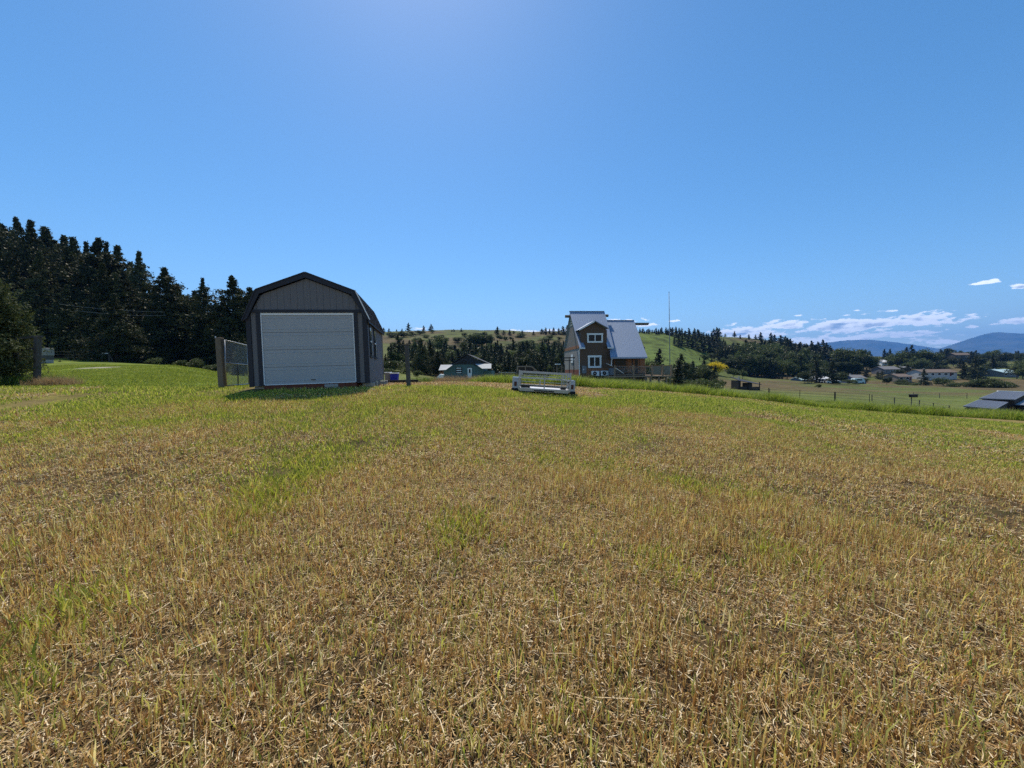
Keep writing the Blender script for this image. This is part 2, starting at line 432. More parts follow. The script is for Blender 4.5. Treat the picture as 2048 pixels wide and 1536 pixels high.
def ground_colour(x, y):
    r = np.hypot(x, y); u = CX + F * x / np.maximum(y, .5)
    u = np.where(y <= .5, np.where(x < 0, -800, 2800), u)
    n = fbm(x * .25, y * .25, 4, 2)[..., None]; n2 = fbm(x * .03, y * .03, 4, 4)[..., None]; n3 = fbm(x * 2.2, y * 2.2, 3, 9)[..., None]
    soil = np.array([.022, .015, .009]); straw = np.array([.18, .125, .06]); grn = np.array([.17, .16, .025]); lawn = np.array([.125, .165, .022])
    olive = np.array([.12, .135, .04]); dry = np.array([.20, .155, .075]); wild = np.array([.085, .12, .022])
    g = greenness(x, y)[..., None]
    c = soil * (1 - .5 * n3) + straw * .5 * n3
    c = c * (1 - smooth(9, 20, r)[..., None]) + straw * smooth(9, 20, r)[..., None]
    gk = g * (.35 + .4 * smooth(9, 16, r)[..., None]) * (.5 + n3)
    c = c * (1 - gk) + grn * gk
    # left lawn beyond the field
    w = (smooth(14.0, 15.0, y) * (1 - smooth(470, 560, u)))[..., None]
    lw = lawn * (.75 + .5 * n)
    c = c * (1 - w) + lw * w
    # pale gravel path curving over the lawn
    pa, pb = spot_xy(186, 32), spot_xy(335, 43)
    tt = np.clip(((x - pa[0]) * (pb[0] - pa[0]) + (y - pa[1]) * (pb[1] - pa[1])) / ((pb[0] - pa[0]) ** 2 + (pb[1] - pa[1]) ** 2), 0, 1)
    dd = np.hypot(x - pa[0] - tt * (pb[0] - pa[0]), y - pa[1] - tt * (pb[1] - pa[1]) - 1.5 * np.sin(tt * 3.1))
    tr = (1 - smooth(.7, 1.3, dd))[..., None] * .9
    c = c * (1 - tr) + np.array([.30, .27, .23]) * tr
    # thin worn track at the lawn's near edge
    tr = (np.exp(-((y - 13.9) / .28) ** 2) * (1 - smooth(300, 560, u)))[..., None] * .8
    c = c * (1 - tr) + np.array([.27, .225, .17]) * tr
    # beyond the verge and beyond the crest
    beyond = np.where(x > -3.6, y - verge_y(x), y - 24)
    w = (smooth(0, .8, beyond) * smooth(470, 560, u))[..., None]
    vv = wild * (1 - n) + olive * n
    c = c * (1 - w) + vv * w
    # valley floor and hill: dry against green in broad patches, contour steps on the hill
    w = (smooth(50, 120, y) * smooth(560, 700, u))[..., None]
    z = ground(x, y)
    k = smooth(.42, .62, n2[..., 0])[..., None]
    hill = np.array([.095, .115, .032]) * .9 * (1 - k) + dry * .5 * k
    st = .5 + .5 * np.sin(z * 2.1 + 6 * fbm(x * .01, y * .01, 2, 31)); hz = smooth(180, 260, y) * (1 - smooth(1500, 1640, u))
    stripe = (smooth(.72, .95, st) * hz)[..., None]
    hill = hill * (1 - .45 * stripe) * (.75 + .5 * n)
    lush = (smooth(1230, 1300, u) * (1 - smooth(1400, 1480, u)) * smooth(150, 220, y))[..., None]
    hill = hill * (1 - lush) + np.array([.10, .145, .028]) * (.6 + .6 * n) * (1 - .5 * stripe) * lush
    c = c * (1 - w) + hill * w
    return np.clip(c, 0.005, .6)


def build_ground():
    nt_, nr = len(THF) - 1, len(RG)          # angle wraps at +-180
    th = THF[:nt_]
    T, RR = np.meshgrid(th, RG, indexing='ij')
    X = RR * np.sin(T); Y = RR * np.cos(T)
    Z = ZF[:nt_] + bumps(X, Y, RR)
    V = np.stack([X.ravel(), Y.ravel(), Z.ravel()], 1)
    i = np.arange(nt_)[:, None]; j = np.arange(nr - 1)[None, :]
    i2 = (i + 1) % nt_
    Fq = np.stack([i * nr + j, i * nr + j + 1, i2 * nr + j + 1, i2 * nr + j], -1).reshape(-1, 4)[:, ::-1]
    Vc = np.array([[0, 0, 0]]); V = np.vstack([V, Vc]); ci = len(V) - 1
    fan = np.stack([np.arange(nt_) * nr, (np.arange(nt_) + 1) % nt_ * nr, np.full(nt_, ci)], 1)
    C = ground_colour(V[:, 0], V[:, 1])
    me = np_mesh('field_ground', V, [Fq, fan[:, ::-1]], cols=C, cname='soil', smooth_=True)
    # make sure the normals look up
    if me.polygons[0].normal.z < 0: me.flip_normals()
    m = bpy.data.materials.new('field_soil'); m.use_nodes = True; nt = m.node_tree; N = nt.nodes; L = nt.links
    b = N['Principled BSDF']; b.inputs['Roughness'].default_value = .95; b.inputs['Specular IOR Level'].default_value = .1
    at = N.new('ShaderNodeAttribute'); at.attribute_name = 'soil'
    geo = N.new('ShaderNodeNewGeometry')
    col = at.outputs['Color']
    for sc, lo, hi, det in ((38, .35, 1.5, 3), (1.7, .62, 1.35, 6), (.11, .7, 1.3, 6)):
        nz = N.new('ShaderNodeTexNoise'); nz.inputs['Scale'].default_value = sc; nz.inputs['Detail'].default_value = det; nz.inputs['Roughness'].default_value = .7
        L.new(geo.outputs['Position'], nz.inputs['Vector'])
        mr = N.new('ShaderNodeMapRange'); mr.inputs['From Min'].default_value = .3; mr.inputs['From Max'].default_value = .7
        mr.inputs['To Min'].default_value = lo; mr.inputs['To Max'].default_value = hi; L.new(nz.outputs[0], mr.inputs['Value'])
        mx = N.new('ShaderNodeMix'); mx.data_type = 'RGBA'; mx.blend_type = 'MULTIPLY'; mx.inputs['Factor'].default_value = 1
        L.new(col, mx.inputs['A']); L.new(mr.outputs[0], mx.inputs['B']); col = mx.outputs['Result']
    L.new(col, b.inputs['Base Color'])
    nb = N.new('ShaderNodeTexNoise'); nb.inputs['Scale'].default_value = 3; nb.inputs['Detail'].default_value = 8; L.new(geo.outputs['Position'], nb.inputs['Vector'])
    bp = N.new('ShaderNodeBump'); bp.inputs['Strength'].default_value = .8; bp.inputs['Distance'].default_value = .12
    L.new(nb.outputs[0], bp.inputs['Height']); L.new(bp.outputs[0], b.inputs['Normal'])
    o = link_mesh('ground', me, m); tag(o, kind='structure')
    return o


build_ground()


# ------------------------------------------------------------------ far mountains
def mountain(name, prof, D, depth, seed, col):
    px = np.array([p[0] for p in prof], float); py = np.array([p[1] for p in prof], float)
    U = np.linspace(px[0], px[-1], 260); PY = np.interp(U, px, py)
    k = np.hanning(9); k /= k.sum(); PY = np.convolve(np.pad(PY, 4, mode='edge'), k, 'valid')
    ns = 60; V = []
    top = np.array([P(a, b, D).z for a, b in zip(U, PY)]); xs = np.array([P(a, 740, D).x for a in U])
    t = np.linspace(-1, 1, ns)
    for s in t:
        prof_s = np.maximum(0, 1 - abs(s)) ** .85 if s <= 0 else (1 - s) ** 1.0
        y = D + s * depth
        rid = (fbm(xs / 650 + s * 1.5, np.full_like(xs, s * 3.0), 5, seed) - .5)
        z = top * prof_s * (1 + .55 * rid * (1 - np.exp(-((s) / .12) ** 2))) - 12 * abs(s) + (fbm(xs / 60, np.full_like(xs, s * 30), 2, seed + 3) - .5) * 14
        V.append(np.stack([xs * (1 + s * depth / D * .5), np.full_like(xs, y), z], 1))
    V = np.concatenate(V); n = len(U)
    i = np.arange(ns - 1)[:, None]; j = np.arange(n - 1)[None, :]
    Fq = np.stack([i * n + j, i * n + j + 1, (i + 1) * n + j + 1, (i + 1) * n + j], -1).reshape(-1, 4)
    me = np_mesh(name, V, Fq, smooth_=True)
    m = mat(name + '_forest', col, rough=1, col2=(.10, .10, .065), scale=.004, spec=0, bump=1.0, bscale=.02)
    o = link_mesh(name, me, m); tag(o, kind='structure'); return o


mountain('mountain', [(1380, 730), (1480, 712), (1560, 700), (1640, 686), (1690, 680), (1732, 678.5), (1780, 683), (1830, 690), (1880, 698), (1950, 708), (2050, 720), (2150, 738)], 10500, 2300, 41, (.018, .032, .018))
mountain('mountain', [(1780, 735), (1830, 712), (1872, 699), (1900, 690), (1940, 676), (1975, 664.5), (1990, 663), (2010, 665), (2048, 667), (2130, 670), (2260, 662), (2450, 680), (2800, 700), (3300, 735)], 8700, 2000, 77, (.018, .032, .018))
mountain('hill', [(-9000, 700), (-5000, 690), (-3000, 700), (-1500, 705), (-800, 690), (-300, 700), (200, 690), (520, 715)], 900, 250, 15, (.05, .075, .03))

# ------------------------------------------------------------------ tree meshes
def tufts(C, size, k, rg, up=0.0, aspect=1.0, cup=0.0):
    """k triangles round each centre, random orientation"""
    n = len(C); C = np.repeat(C, k, 0); s = np.repeat(size, k) if np.ndim(size) else np.full(n * k, size)
    a = rg.normal(size=(n * k, 3)); a /= np.linalg.norm(a, axis=1, keepdims=True)
    b = rg.normal(size=(n * k, 3)); b[:, 2] += up; b -= a * (a * b).sum(1, keepdims=True); b /= np.linalg.norm(b, axis=1, keepdims=True) + 1e-9
    off = rg.normal(size=(n * k, 3)) * s[:, None] * .5
    p0 = C + off - a * s[:, None] * .5; p1 = C + off + a * s[:, None] * .5; p2 = C + off + b * s[:, None] * aspect
    V = np.stack([p0, p1, p2], 1).reshape(-1, 3)
    return V, np.arange(len(V)).reshape(-1, 3)


def trunk_mb(h, r, rg, limbs=(), lean=0.0, n=7):
    mb = MB(); pts = []; rads = []
    for i in range(6):
        t = i / 5; pts.append((lean * t * t * h + rg.normal() * .004 * h * t, rg.normal() * .004 * h * t, t * h)); rads.append(r * (1 - t * .85) * (1.25 if i == 0 else 1))
    mb.tube(pts, rads, n)
    for (p, q, w) in limbs: mb.tube([p, ((p[0] + q[0]) / 2, (p[1] + q[1]) / 2, (p[2] + q[2]) / 2 + .01 * h), q], [w, w * .7, w * .25], 4, False)
    return mb


def mk_mesh(mb, name, m):
    me = bpy.data.meshes.new(name); me.from_pydata(mb.v, [], mb.f); me.materials.append(m); me.update(); return me


def conifer(seed, nb, nt_, k, w, base, tsize, style='pine'):
    """unit-height conifer: (trunk mesh, crown mesh)"""
    rg = np.random.default_rng(seed); limbs = []; C = []; sz = []
    for i in range(nb):
        t = base + (1 - base) * ((i + rg.random()) / nb) ** .92
        q = (t - base) / (1 - base)
        if style == 'pine': prof = (1 - q) ** .72 * (.6 + .4 * min(1, q * 4)) * (.45 + .75 * rg.random())
        elif style == 'ragged': prof = (1 - q) ** .72 * (.5 + .5 * min(1, q * 3)) * (.3 + .85 * rg.random())
        else: prof = (1 - q) ** .9 * (.7 + .38 * rg.random())
        prof *= min(1, max(.2, (1 - q) / .25)) ** .7
        Lb = w * 1.12 * prof * (1.25 if rg.random() < .12 else 1) + .006
        a = rg.random() * 6.283; el = (.25 if style != 'fir' else -.18) + rg.normal() * .15 + .35 * q
        d = np.array([math.cos(a) * math.cos(el), math.sin(a) * math.cos(el), math.sin(el)])
        p0 = np.array([0, 0, t]); p1 = p0 + d * Lb
        limbs.append((tuple(p0), tuple(p1 - [0, 0, Lb * .12]), .0035 * (1.2 - q)))
        m = max(3, int(nt_ * (.35 + prof)))
        s = .22 + .8 * rg.random(m) ** .75
        pts = p0 + d * Lb * s[:, None] + rg.normal(size=(m, 3)) * Lb * np.array([.16, .16, .09]) * (.4 + s[:, None] * .8)
        pts[:, 2] -= (s ** 2) * Lb * (.16 if style == 'fir' else .08)
        C.append(pts); sz.append(np.full(m, tsize) * (.6 + .8 * rg.random(m)) * (1 - .35 * q))
    m = max(6, nt_ // 2)
    C.append(np.stack([rg.normal(size=m) * .006, rg.normal(size=m) * .006, 1 - rg.random(m) * .07], 1)); sz.append(np.full(m, tsize * .5))
    C = np.concatenate(C); sz = np.concatenate(sz)
    V, Fc = tufts(C, sz, k, rg, up=.8, aspect=1.3)
    return trunk_mb(.97, .017, rg, limbs[:40]), V, Fc


def broadleaf(seed, lobes, nl, lsize, wx=.42, wz=.40, zc=.58, trunk=True, fill=.35):
    rg = np.random.default_rng(seed); C = []; limbs = []
    for i in range(lobes):
        v = rg.normal(size=3); v /= np.linalg.norm(v); v *= (.35 + .55 * rg.random())
        c = np.array([v[0] * wx, v[1] * wx, zc + v[2] * wz]); rl = np.array([wx, wx, wz]) * (.30 + .22 * rg.random())
        limbs.append(((0, 0, zc * .55 + .1 * rg.random()), tuple(c), .008))
        u = rg.normal(size=(nl, 3)); u /= np.linalg.norm(u, axis=1, keepdims=True)
        rad = np.where(rg.random(nl) < fill, rg.random(nl), .82 + .25 * rg.random(nl))
        keep = fbm(u[:, 0] * 2.2 + i, u[:, 1] * 2.2 + u[:, 2] * 1.7, 2, seed) > .36
        C.append((c + u * rad[:, None] * rl)[keep])
    C = np.concatenate(C); C = C[C[:, 2] > .015]
    V, Fc = tufts(C, lsize * (.6 + .8 * rg.random(len(C))), 2, rg, up=.3, aspect=1.1)
    return trunk_mb(zc + wz * .3, .022, rg, limbs), V, Fc


BARK = mat('tree_bark', (.075, .055, .04), rough=.95, var=.3, scale=14)
PINE = mat('pine_needles', (.050, .058, .026), rough=.6, var=.35, scale=3, transl=.14, rnd=.35, spec=.1)
PINE2 = mat('far_pine_needles', (.038, .048, .022), rough=.6, var=.3, scale=3, transl=.12, rnd=.4, spec=.2)
LEAF = mat('tree_leaves', (.06, .08, .026), rough=.5, var=.35, scale=3, transl=.35, rnd=.5, spec=.2)
LEAFY = mat('yellow_leaves', (.60, .47, .02), rough=.8, var=.2, scale=3, transl=.3)
JUN = mat('juniper_sprays', (.065, .08, .028), rough=.8, var=.35, scale=5, transl=.25)


def lib(name, gen, m):
    t, V, Fc = gen
    a = mk_mesh(t, name + '_trunk', BARK); c = np_mesh(name + '_crown', V, Fc); c.materials.append(m); return a, c


NEAR = [lib('near_pine', conifer(100 + i, 150, 52, 3, (.19, .27, .22, .24, .31, .18, .26)[i], .07 + .03 * (i % 2), .015, ['pine', 'ragged', 'pine', 'fir', 'pine', 'ragged', 'fir'][i]), PINE) for i in range(7)]
FAR = [lib('far_pine', conifer(200 + i, 60, 15, 3, .20 + .05 * (i % 3), .05, .035, ['pine', 'fir', 'pine', 'ragged', 'fir'][i]), PINE2) for i in range(5)]
BRD = [lib('broad_tree', broadleaf(300 + i, 15, 230, .035, wx=.34 + .08 * (i % 3), wz=.36, zc=.60), LEAF) for i in range(5)]
POP = [lib('poplar', broadleaf(340 + i, 14, 150, .035, wx=.17, wz=.44, zc=.53), LEAF) for i in range(2)]
SHR = [lib('shrub', broadleaf(360 + i, 10, 150, .055, wx=.62, wz=.40, zc=.46), LEAF) for i in range(4)]
YEL = lib('yellow_tree', broadleaf(393, 24, 260, .045, wx=.62, wz=.44, zc=.60, fill=.6), LEAFY)

_tr = random.Random(5)


def tree(name, libset, px, Y, top=None, h=None, label='', cat='tree', group=None, width=1.0, sink=.02):
    p = spot(px, Y); x, y, z = p
    if h is None: h = max(.5, P(px, top, Y).z - z)
    a, c = libset[_tr.randrange(len(libset))] if isinstance(libset, list) else libset
    e = empty(name, (x, y, z - sink * h), _tr.random() * 6.28, label, cat, group)
    w = width * (.92 + .16 * _tr.random()); e.scale = (h * w, h * w, h)
    for nm, me in (('trunk', a), ('crown', c)):
        o = bpy.data.objects.new(nm, me); S.collection.objects.link(o); o.parent = e
    return e


def build_trees():
    g1 = 'dark pines of the wood behind the left lawn'
    named = [(4, 72, 426, 'tall dark pine cut by the left edge of the photo, above the juniper'), (20, 80, 446, None), (48, 76, 432, 'narrow ragged pine top standing second from the left edge, against the sky'),
             (76, 72, 437, 'tall full-crowned pine just right of the narrow ragged one'), (105, 84, 452, 'thin sparse pine tip between the tallest pines and the lower plateau'),
             (122, 80, 478, None), (141, 78, 470, 'pale-tipped pine starting the level part of the tree line'), (158, 74, 472, None), (184, 80, 481, None),
             (209, 70, 474, 'broad blunt-topped pine in the middle of the left wood'), (224, 74, 482, None), (246, 74, 489, 'wide pine right of the blunt-topped one, shoulder sloping right'),
             (270, 80, 522, None), (288, 70, 500, 'lone ragged pine spire where the left wood steps down'), (337, 66, 533, 'sharp conical fir standing free right of the ragged spire'),
             (361, 70, 566, None), (395, 70, 580, None), (412, 66, 554, 'airy pointed pine midway between the conical fir and the shed'), (436, 76, 600, None), (451, 72, 592, None),
             (471, 66, 551, 'dense pointed pine nearest the shed with its tip above the eave'), (488, 78, 590, None), (505, 68, 573, 'dark pine half hidden behind the left roof edge of the shed'),
             (315, 76, 575, None), (380, 76, 590, None), (62, 68, 520, None), (90, 66, 500, None)]
    for px, Y, top, lb in named:
        tree('pine_tree', NEAR, px, Y, top, label=lb or 'dark pine in the tree line of the left wood, top against the sky', cat='pine tree', group=g1, width=(.8, 1.35, 1.1, 1.5)[int(px) % 4] if px != 337 else 1.25)
    r = random.Random(3)
    sx = [-30, 0, 74, 122, 209, 260, 300, 337, 365, 395, 440, 471, 520, 560]; sy = [440, 440, 450, 480, 480, 505, 545, 560, 585, 590, 605, 580, 590, 610]
    for i in range(50):
        px = -40 + 590 * (i + r.random()) / 50; t = float(np.interp(px, sx, sy))
        Y = r.uniform(60, 68) if i % 2 else r.uniform(84, 100)
        top = t + (r.uniform(35, 125) if i % 2 else r.uniform(14, 45))
        tree('pine_tree', NEAR, px, Y, top, label='%s dark pine inside the mass of the left wood, %s' % ('front-row' if i % 2 else 'back-row', 'over the juniper and brace post' if px < 110 else 'over the wire fence' if px < 230 else 'over the green mound' if px < 430 else 'behind the gate and shed'), cat='pine tree', group=g1, width=1.15)
    tree('fir_tree', [NEAR[3], NEAR[6]], 234, 56, 585, label='olive-tinged fir with sweeping boughs standing before the left wood', cat='fir tree', width=1.5)
    tree('fir_tree', [NEAR[3], NEAR[6]], 163, 55, 662, label='small young fir before the dark gap in the left wood', cat='fir tree', width=1.2)
    tree('fir_tree', [NEAR[3]], 487, 40, 668, label='small young fir seen through the chain-link gate', cat='fir tree', width=1.1)
    for px, Y, top in ((205, 54, 706), (250, 55, 708), (310, 56, 712), (392, 56, 712), (433, 50, 722), (420, 52, 726), (360, 55, 716), (300, 56, 718), (455, 48, 722), (478, 46, 726)):
        tree('bush', SHR, px, Y, top, label='scrubby bush at the foot of the left wood', cat='bush', group='bushes at the foot of the left wood', width=1.1)
    # trees behind the shed and on the hill
    g2 = 'pines of the wood below the bare hill'
    for px, Y, top, lb in ((843, 75, 676, 'dense dark pine left of the green cabin, taller than its neighbours'), (862, 78, 684, 'second pine left of the green cabin, beside the taller one'), (797, 90, 668, 'spire-like pine just right of the shed roof'),
                           (783, 88, 686, 'stout pine touching the shed wall outline'), (806, 95, 684, 'slim dark pine between the shed and the bare wooden post'), (876, 72, 700, 'low dark pine against the left roof of the green cabin'), (826, 80, 690, 'broad pine right behind the bare wooden post')):
        tree('pine_tree', NEAR if Y < 80 else FAR, px, Y, top, label=lb, cat='pine tree', group=g2, width=1.15)
    for px, Y, top in ((776, 66, 712), (786, 72, 722), (793, 60, 738), (800, 78, 716), (812, 66, 730), (824, 80, 722), (835, 62, 738), (777, 58, 732), (890, 66, 745)):
        tree('bush', SHR, px, Y, top, label='light green bush on the slope behind the shed', cat='bush', group='bushes on the slope behind the shed', width=1.2)
    for i in range(140):
        px = 770 + 360 * (i + r.random()) / 140
        row = i % 4; Y = (92, 118, 142, 165)[row] * r.uniform(.94, 1.06)
        top = (712, 702, 694, 688)[row] + r.uniform(-13, 14)
        where = next(w for lim, w in ((832, 'behind the bare wooden post'), (880, 'left of the teal cabin'), (975, 'over the roof of the teal cabin'), (1030, 'between the teal cabin and the pickup'), (1098, 'over the pickup and trailer'), (1200, 'beside the left gable of the timber house')) if px < lim)
        if i % 5 == 3: tree('tree', BRD + POP, px, Y, top + 2, label='%s leafy tree in the wood %s' % (('low front', 'second-row', 'third-row', 'high back')[row], where), cat='tree', group='leafy trees of the wood below the bare hill', width=r.uniform(.9, 1.3))
        else: tree('pine_tree', FAR, px, Y, top, label='%s dark pine in the wood %s' % (('low front', 'second-row', 'third-row', 'high back')[row], where), cat='pine tree', group=g2, width=r.uniform(1.0, 1.45))
    ridge = [(769, 655), (780, 656), (795, 658), (806, 657), (819, 645), (813, 659), (849, 651), (864, 648), (905, 659), (909, 658), (924, 656), (928, 660), (992, 659), (996, 653), (1008, 660), (1020, 659), (1028, 661),
             (1045, 660), (1068, 661), (1084, 657), (1092, 655), (1100, 657), (1108, 655), (1118, 656), (1126, 652), (1135, 650)]
    rl = {819: 'tall thin fir with tiered boughs alone on the hill crest', 849: 'small pointed pine left of the rounder one on the hill crest', 864: 'round-topped pine right of the pointed one on the hill crest', 996: 'tallest pine of the crest clump in front of the white cloud', 1045: 'single pine standing on the slope just below the crest'}
    for px, top in ridge:
        tree('pine_tree', FAR, px, r.uniform(330, 350), top, label=rl.get(px, 'small dark tree on the crest of the bare hill'), cat='pine tree', group='trees along the crest of the bare hill', width=1.9 if px != 819 else 1.2)
    for px, Y, top in ((876, 190, 668), (884, 192, 674), (945, 250, 662), (953, 250, 664), (960, 248, 661), (966, 252, 663), (973, 246, 668), (980, 248, 670), (1000, 285, 668), (1012, 285, 671), (1022, 290, 673), (1048, 200, 682), (1056, 205, 683), (1065, 210, 684),
                       (1075, 200, 684), (1085, 205, 683), (1095, 200, 684), (1105, 215, 684), (1112, 210, 680), (1120, 205, 690), (1070, 190, 690), (1090, 190, 691), (1108, 190, 694), (972, 180, 682), (978, 178, 684)):
        tree('tree', BRD + SHR[:2], px, Y, top, label='rounded tree on the bare hill, ' + ('left of the big clump' if px < 900 else 'in the big clump under the crest' if px < 990 and Y > 200 else 'toward the timber house' if px > 1030 else 'below the crest pines'), cat='tree', group='rounded trees on the slope of the bare hill', width=1.1)
    # right of the timber house
    g3 = 'pines along the wooded ridge right of the tall pole'
    for i in range(70):
        px = 1276 + 205 * (i + r.random()) / 70
        t = float(np.interp(px, [1276, 1300, 1340, 1400, 1420, 1450, 1480], [655, 655, 652, 655, 662, 678, 690]))
        Y = 355 + 50 * r.random() if i % 3 else 300 + 20 * r.random()
        if px < 1345: Y = 365 + 20 * r.random()
        top = t + r.uniform(0, 10) + (10 if i % 3 == 0 and px > 1345 else 0)
        tree('pine_tree', FAR, px, Y, top, label='%s dark pine on the wooded ridge %s' % ('lower' if i % 3 == 0 else 'upper', 'beside the tall pole' if px < 1345 else 'in its dense middle part' if px < 1420 else 'on its falling right end'), cat='pine tree', group=g3, width=1.55)
    for px, top in ((1427, 660), (1433, 657), (1438, 659), (1450, 670), (1468, 665), (1480, 672), (1497, 671), (1510, 672), (1520, 667), (1530, 680), (1541, 668), (1548, 672), (1560, 673), (1570, 675), (1580, 680), (1590, 688), (1600, 686), (1612, 690), (1622, 684), (1635, 686), (1645, 682), (1652, 688), (1660, 694)):
        tree('pine_tree', FAR, px, r.uniform(430, 470), top - 3, label='dark pine on the far ridge above the valley wood', cat='pine tree', group='pines on the far ridge above the valley wood', width=1.7)
    for i in range(44):
        px = 1440 + 225 * (i + r.random()) / 44; t = float(np.interp(px, [1440, 1480, 1540, 1580, 1620, 1665], [686, 684, 680, 682, 690, 700])); Y = r.uniform(310, 370)
        tree('fir_tree', FAR, px, Y, t + r.uniform(-6, 8), label='dark fir standing above the leafy valley wood, %s' % ('left part' if px < 1510 else 'middle part' if px < 1590 else 'right part next to the blue mountains'), cat='fir tree', group='firs above the leafy valley wood', width=r.uniform(1.3, 1.8))
    for i in range(64):
        px = 1395 + 255 * (i + r.random()) / 64
        t = float(np.interp(px, [1395, 1440, 1480, 1540, 1600, 1650], [712, 700, 694, 697, 702, 712]))
        row = i % 3; Y = (222, 250, 285)[row] * r.uniform(.97, 1.03)
        top = t + (16, 5, -5)[row] + r.uniform(-9, 9)
        tree('tree', BRD + POP + FAR[:2], px, Y, top, label='%s tall tree in the dense valley wood %s' % (('front-row', 'middle-row', 'back-row')[row], 'behind the yellow tree' if px < 1450 else 'above the field shelter' if px < 1525 else 'above the lone pasture bush' if px < 1610 else 'behind the narrow conifers'), cat='tree', group='trees of the dense valley wood', width=r.uniform(.95, 1.35))
    tree('tree', [YEL], 1430, 178, 726, label='bright yellow-leaved tree beside the brown-roofed bungalow', cat='tree', width=1.45)
    for px, Y, top, lb, ls in ((1362, 70, 708, 'dark conical fir right of the deck, the taller of two', FAR), (1357, 60, 722, 'dark fir right of the deck, nearer and lower', FAR), (1319, 130, 697, 'rounded dark pine standing on the green slope right of the house', FAR),
                               (1386, 110, 722, 'grey-green fir on the lower green slope', FAR), (1408, 120, 720, 'dark fir between the slope and the yellow tree', FAR), (1300, 80, 715, 'dark tree right behind the end of the metal roof', BRD),
                               (1467, 175, 735, 'dome-shaped dark tree right of the yellow tree', BRD), (1485, 178, 738, 'second dome-shaped dark tree right of the yellow tree', BRD), (1610, 165, 740, 'round tree before the valley houses', BRD),
                               (1632, 172, 722, 'dark narrow fir between the valley houses', FAR), (1665, 165, 722, 'tall dark narrow conifer left of the clipped hedge', FAR), (1637, 124, 767, 'small lone bush out in the valley pasture', SHR)):
        tree('tree', ls, px, Y, top, label=lb, cat='tree', width=1.4 if ls is FAR else 1.1)
    for i, (px, Y, top) in enumerate([(1345 + 7.5 * k, 62 + 4 * (k % 3), 752 + (k * 37 % 9)) for k in range(12)]):
        tree('bush', SHR, px, Y, top, label='pale green bush beyond the deck posts', cat='bush', group='pale bushes beyond the deck', width=1.2)
    # valley on the right
    val = [(1690, 300, 697, BRD), (1702, 295, 693, BRD), (1715, 290, 698, BRD), (1727, 292, 704, BRD), (1738, 288, 712, BRD), (1745, 285, 722, BRD), (1768, 420, 698, FAR), (1779, 420, 698, FAR), (1774, 415, 706, FAR), (1785, 400, 712, BRD),
           (1800, 330, 700, BRD), (1812, 330, 694, FAR), (1822, 325, 690, FAR), (1832, 325, 697, BRD), (1845, 320, 700, BRD), (1856, 322, 703, BRD), (1866, 325, 708, FAR), (1803, 325, 712, BRD), (1820, 318, 712, BRD), (1872, 250, 721, FAR),
           (1733, 235, 735, FAR), (1756, 225, 742, FAR), (1764, 222, 741, FAR), (1815, 235, 728, FAR), (1848, 190, 738, FAR), (1774, 188, 752, BRD), (1680, 190, 742, BRD), (1795, 230, 738, BRD),
           (1870, 380, 703, BRD), (1880, 400, 698, FAR), (1893, 400, 697, FAR), (1900, 400, 702, BRD), (1918, 430, 700, BRD), (1930, 430, 703, BRD), (1945, 400, 704, FAR), (1951, 400, 700, FAR), (1960, 410, 706, BRD),
           (1926, 220, 722, FAR), (1950, 215, 712, FAR), (1943, 225, 726, FAR), (1962, 235, 728, BRD), (1984, 260, 713, FAR), (1992, 300, 722, BRD), (2005, 430, 706, BRD), (2018, 430, 705, BRD), (2030, 420, 702, FAR), (2042, 380, 703, BRD), (2048, 330, 708, BRD),
           (2034, 215, 730, BRD), (2046, 210, 726, BRD), (2060, 240, 715, BRD), (1985, 420, 709, BRD), (2075, 260, 710, BRD)]
    vl = {1768: 'left one of the two tall pines beside the white barn roof', 1779: 'right one of the two tall pines beside the white barn roof', 1733: 'dark conical fir standing on the lawn right of the clipped hedge', 1848: 'dark ragged pine in front of the long white bungalow',
          1950: 'tallest dark pine between the long bungalow and the blue-roofed house', 1984: 'conical fir above the blue-roofed house', 1926: 'dark pine left of the tallest one by the long bungalow', 1872: 'dark tree on the dry knoll behind the long bungalow'}
    for px, Y, top, ls in val:
        tree('tree', ls, px, Y, top, label=vl.get(px, ('conical ' if ls is FAR else 'rounded ') + 'dark tree ' + ('in the big grove above the clipped hedge' if px < 1750 else 'near the white barn roof' if px < 1795 else 'in the grove left of the dry knoll' if px < 1868 else 'on top of the dry knoll' if px < 1925 else 'on the skyline right of the dry knoll' if Y > 350 else 'near the blue-roofed house')), cat='tree', group='trees among the valley houses', width=1.45 if ls is FAR else 1.25)
    for px, Y, top in ((1958, 150, 757), (1968, 148, 752), (1979, 150, 753), (1992, 148, 758), (2003, 150, 758), (2012, 150, 763), (1909, 160, 763), (1900, 160, 766), (1933, 155, 763), (1887, 175, 752), (1806, 190, 756), (1800, 178, 762), (1815, 180, 763), (1700, 170, 756), (1722, 180, 752),
                       (1790, 290, 730), (1760, 270, 734), (1750, 300, 728), (1855, 240, 750), (1975, 330, 724), (2015, 240, 748), (2030, 235, 752), (1998, 235, 748), (1878, 300, 727), (1967, 260, 742), (2000, 350, 722), (1830, 170, 763)):
        tree('bush', SHR, px, Y, top, label='dark bush ' + ('in the big thicket in the right meadow' if px > 1950 and Y < 200 else 'on the green below the long bungalow' if Y < 200 else 'high among the valley houses'), cat='bush', group='bushes in the valley meadows', width=1.5)
    rv = random.Random(21)
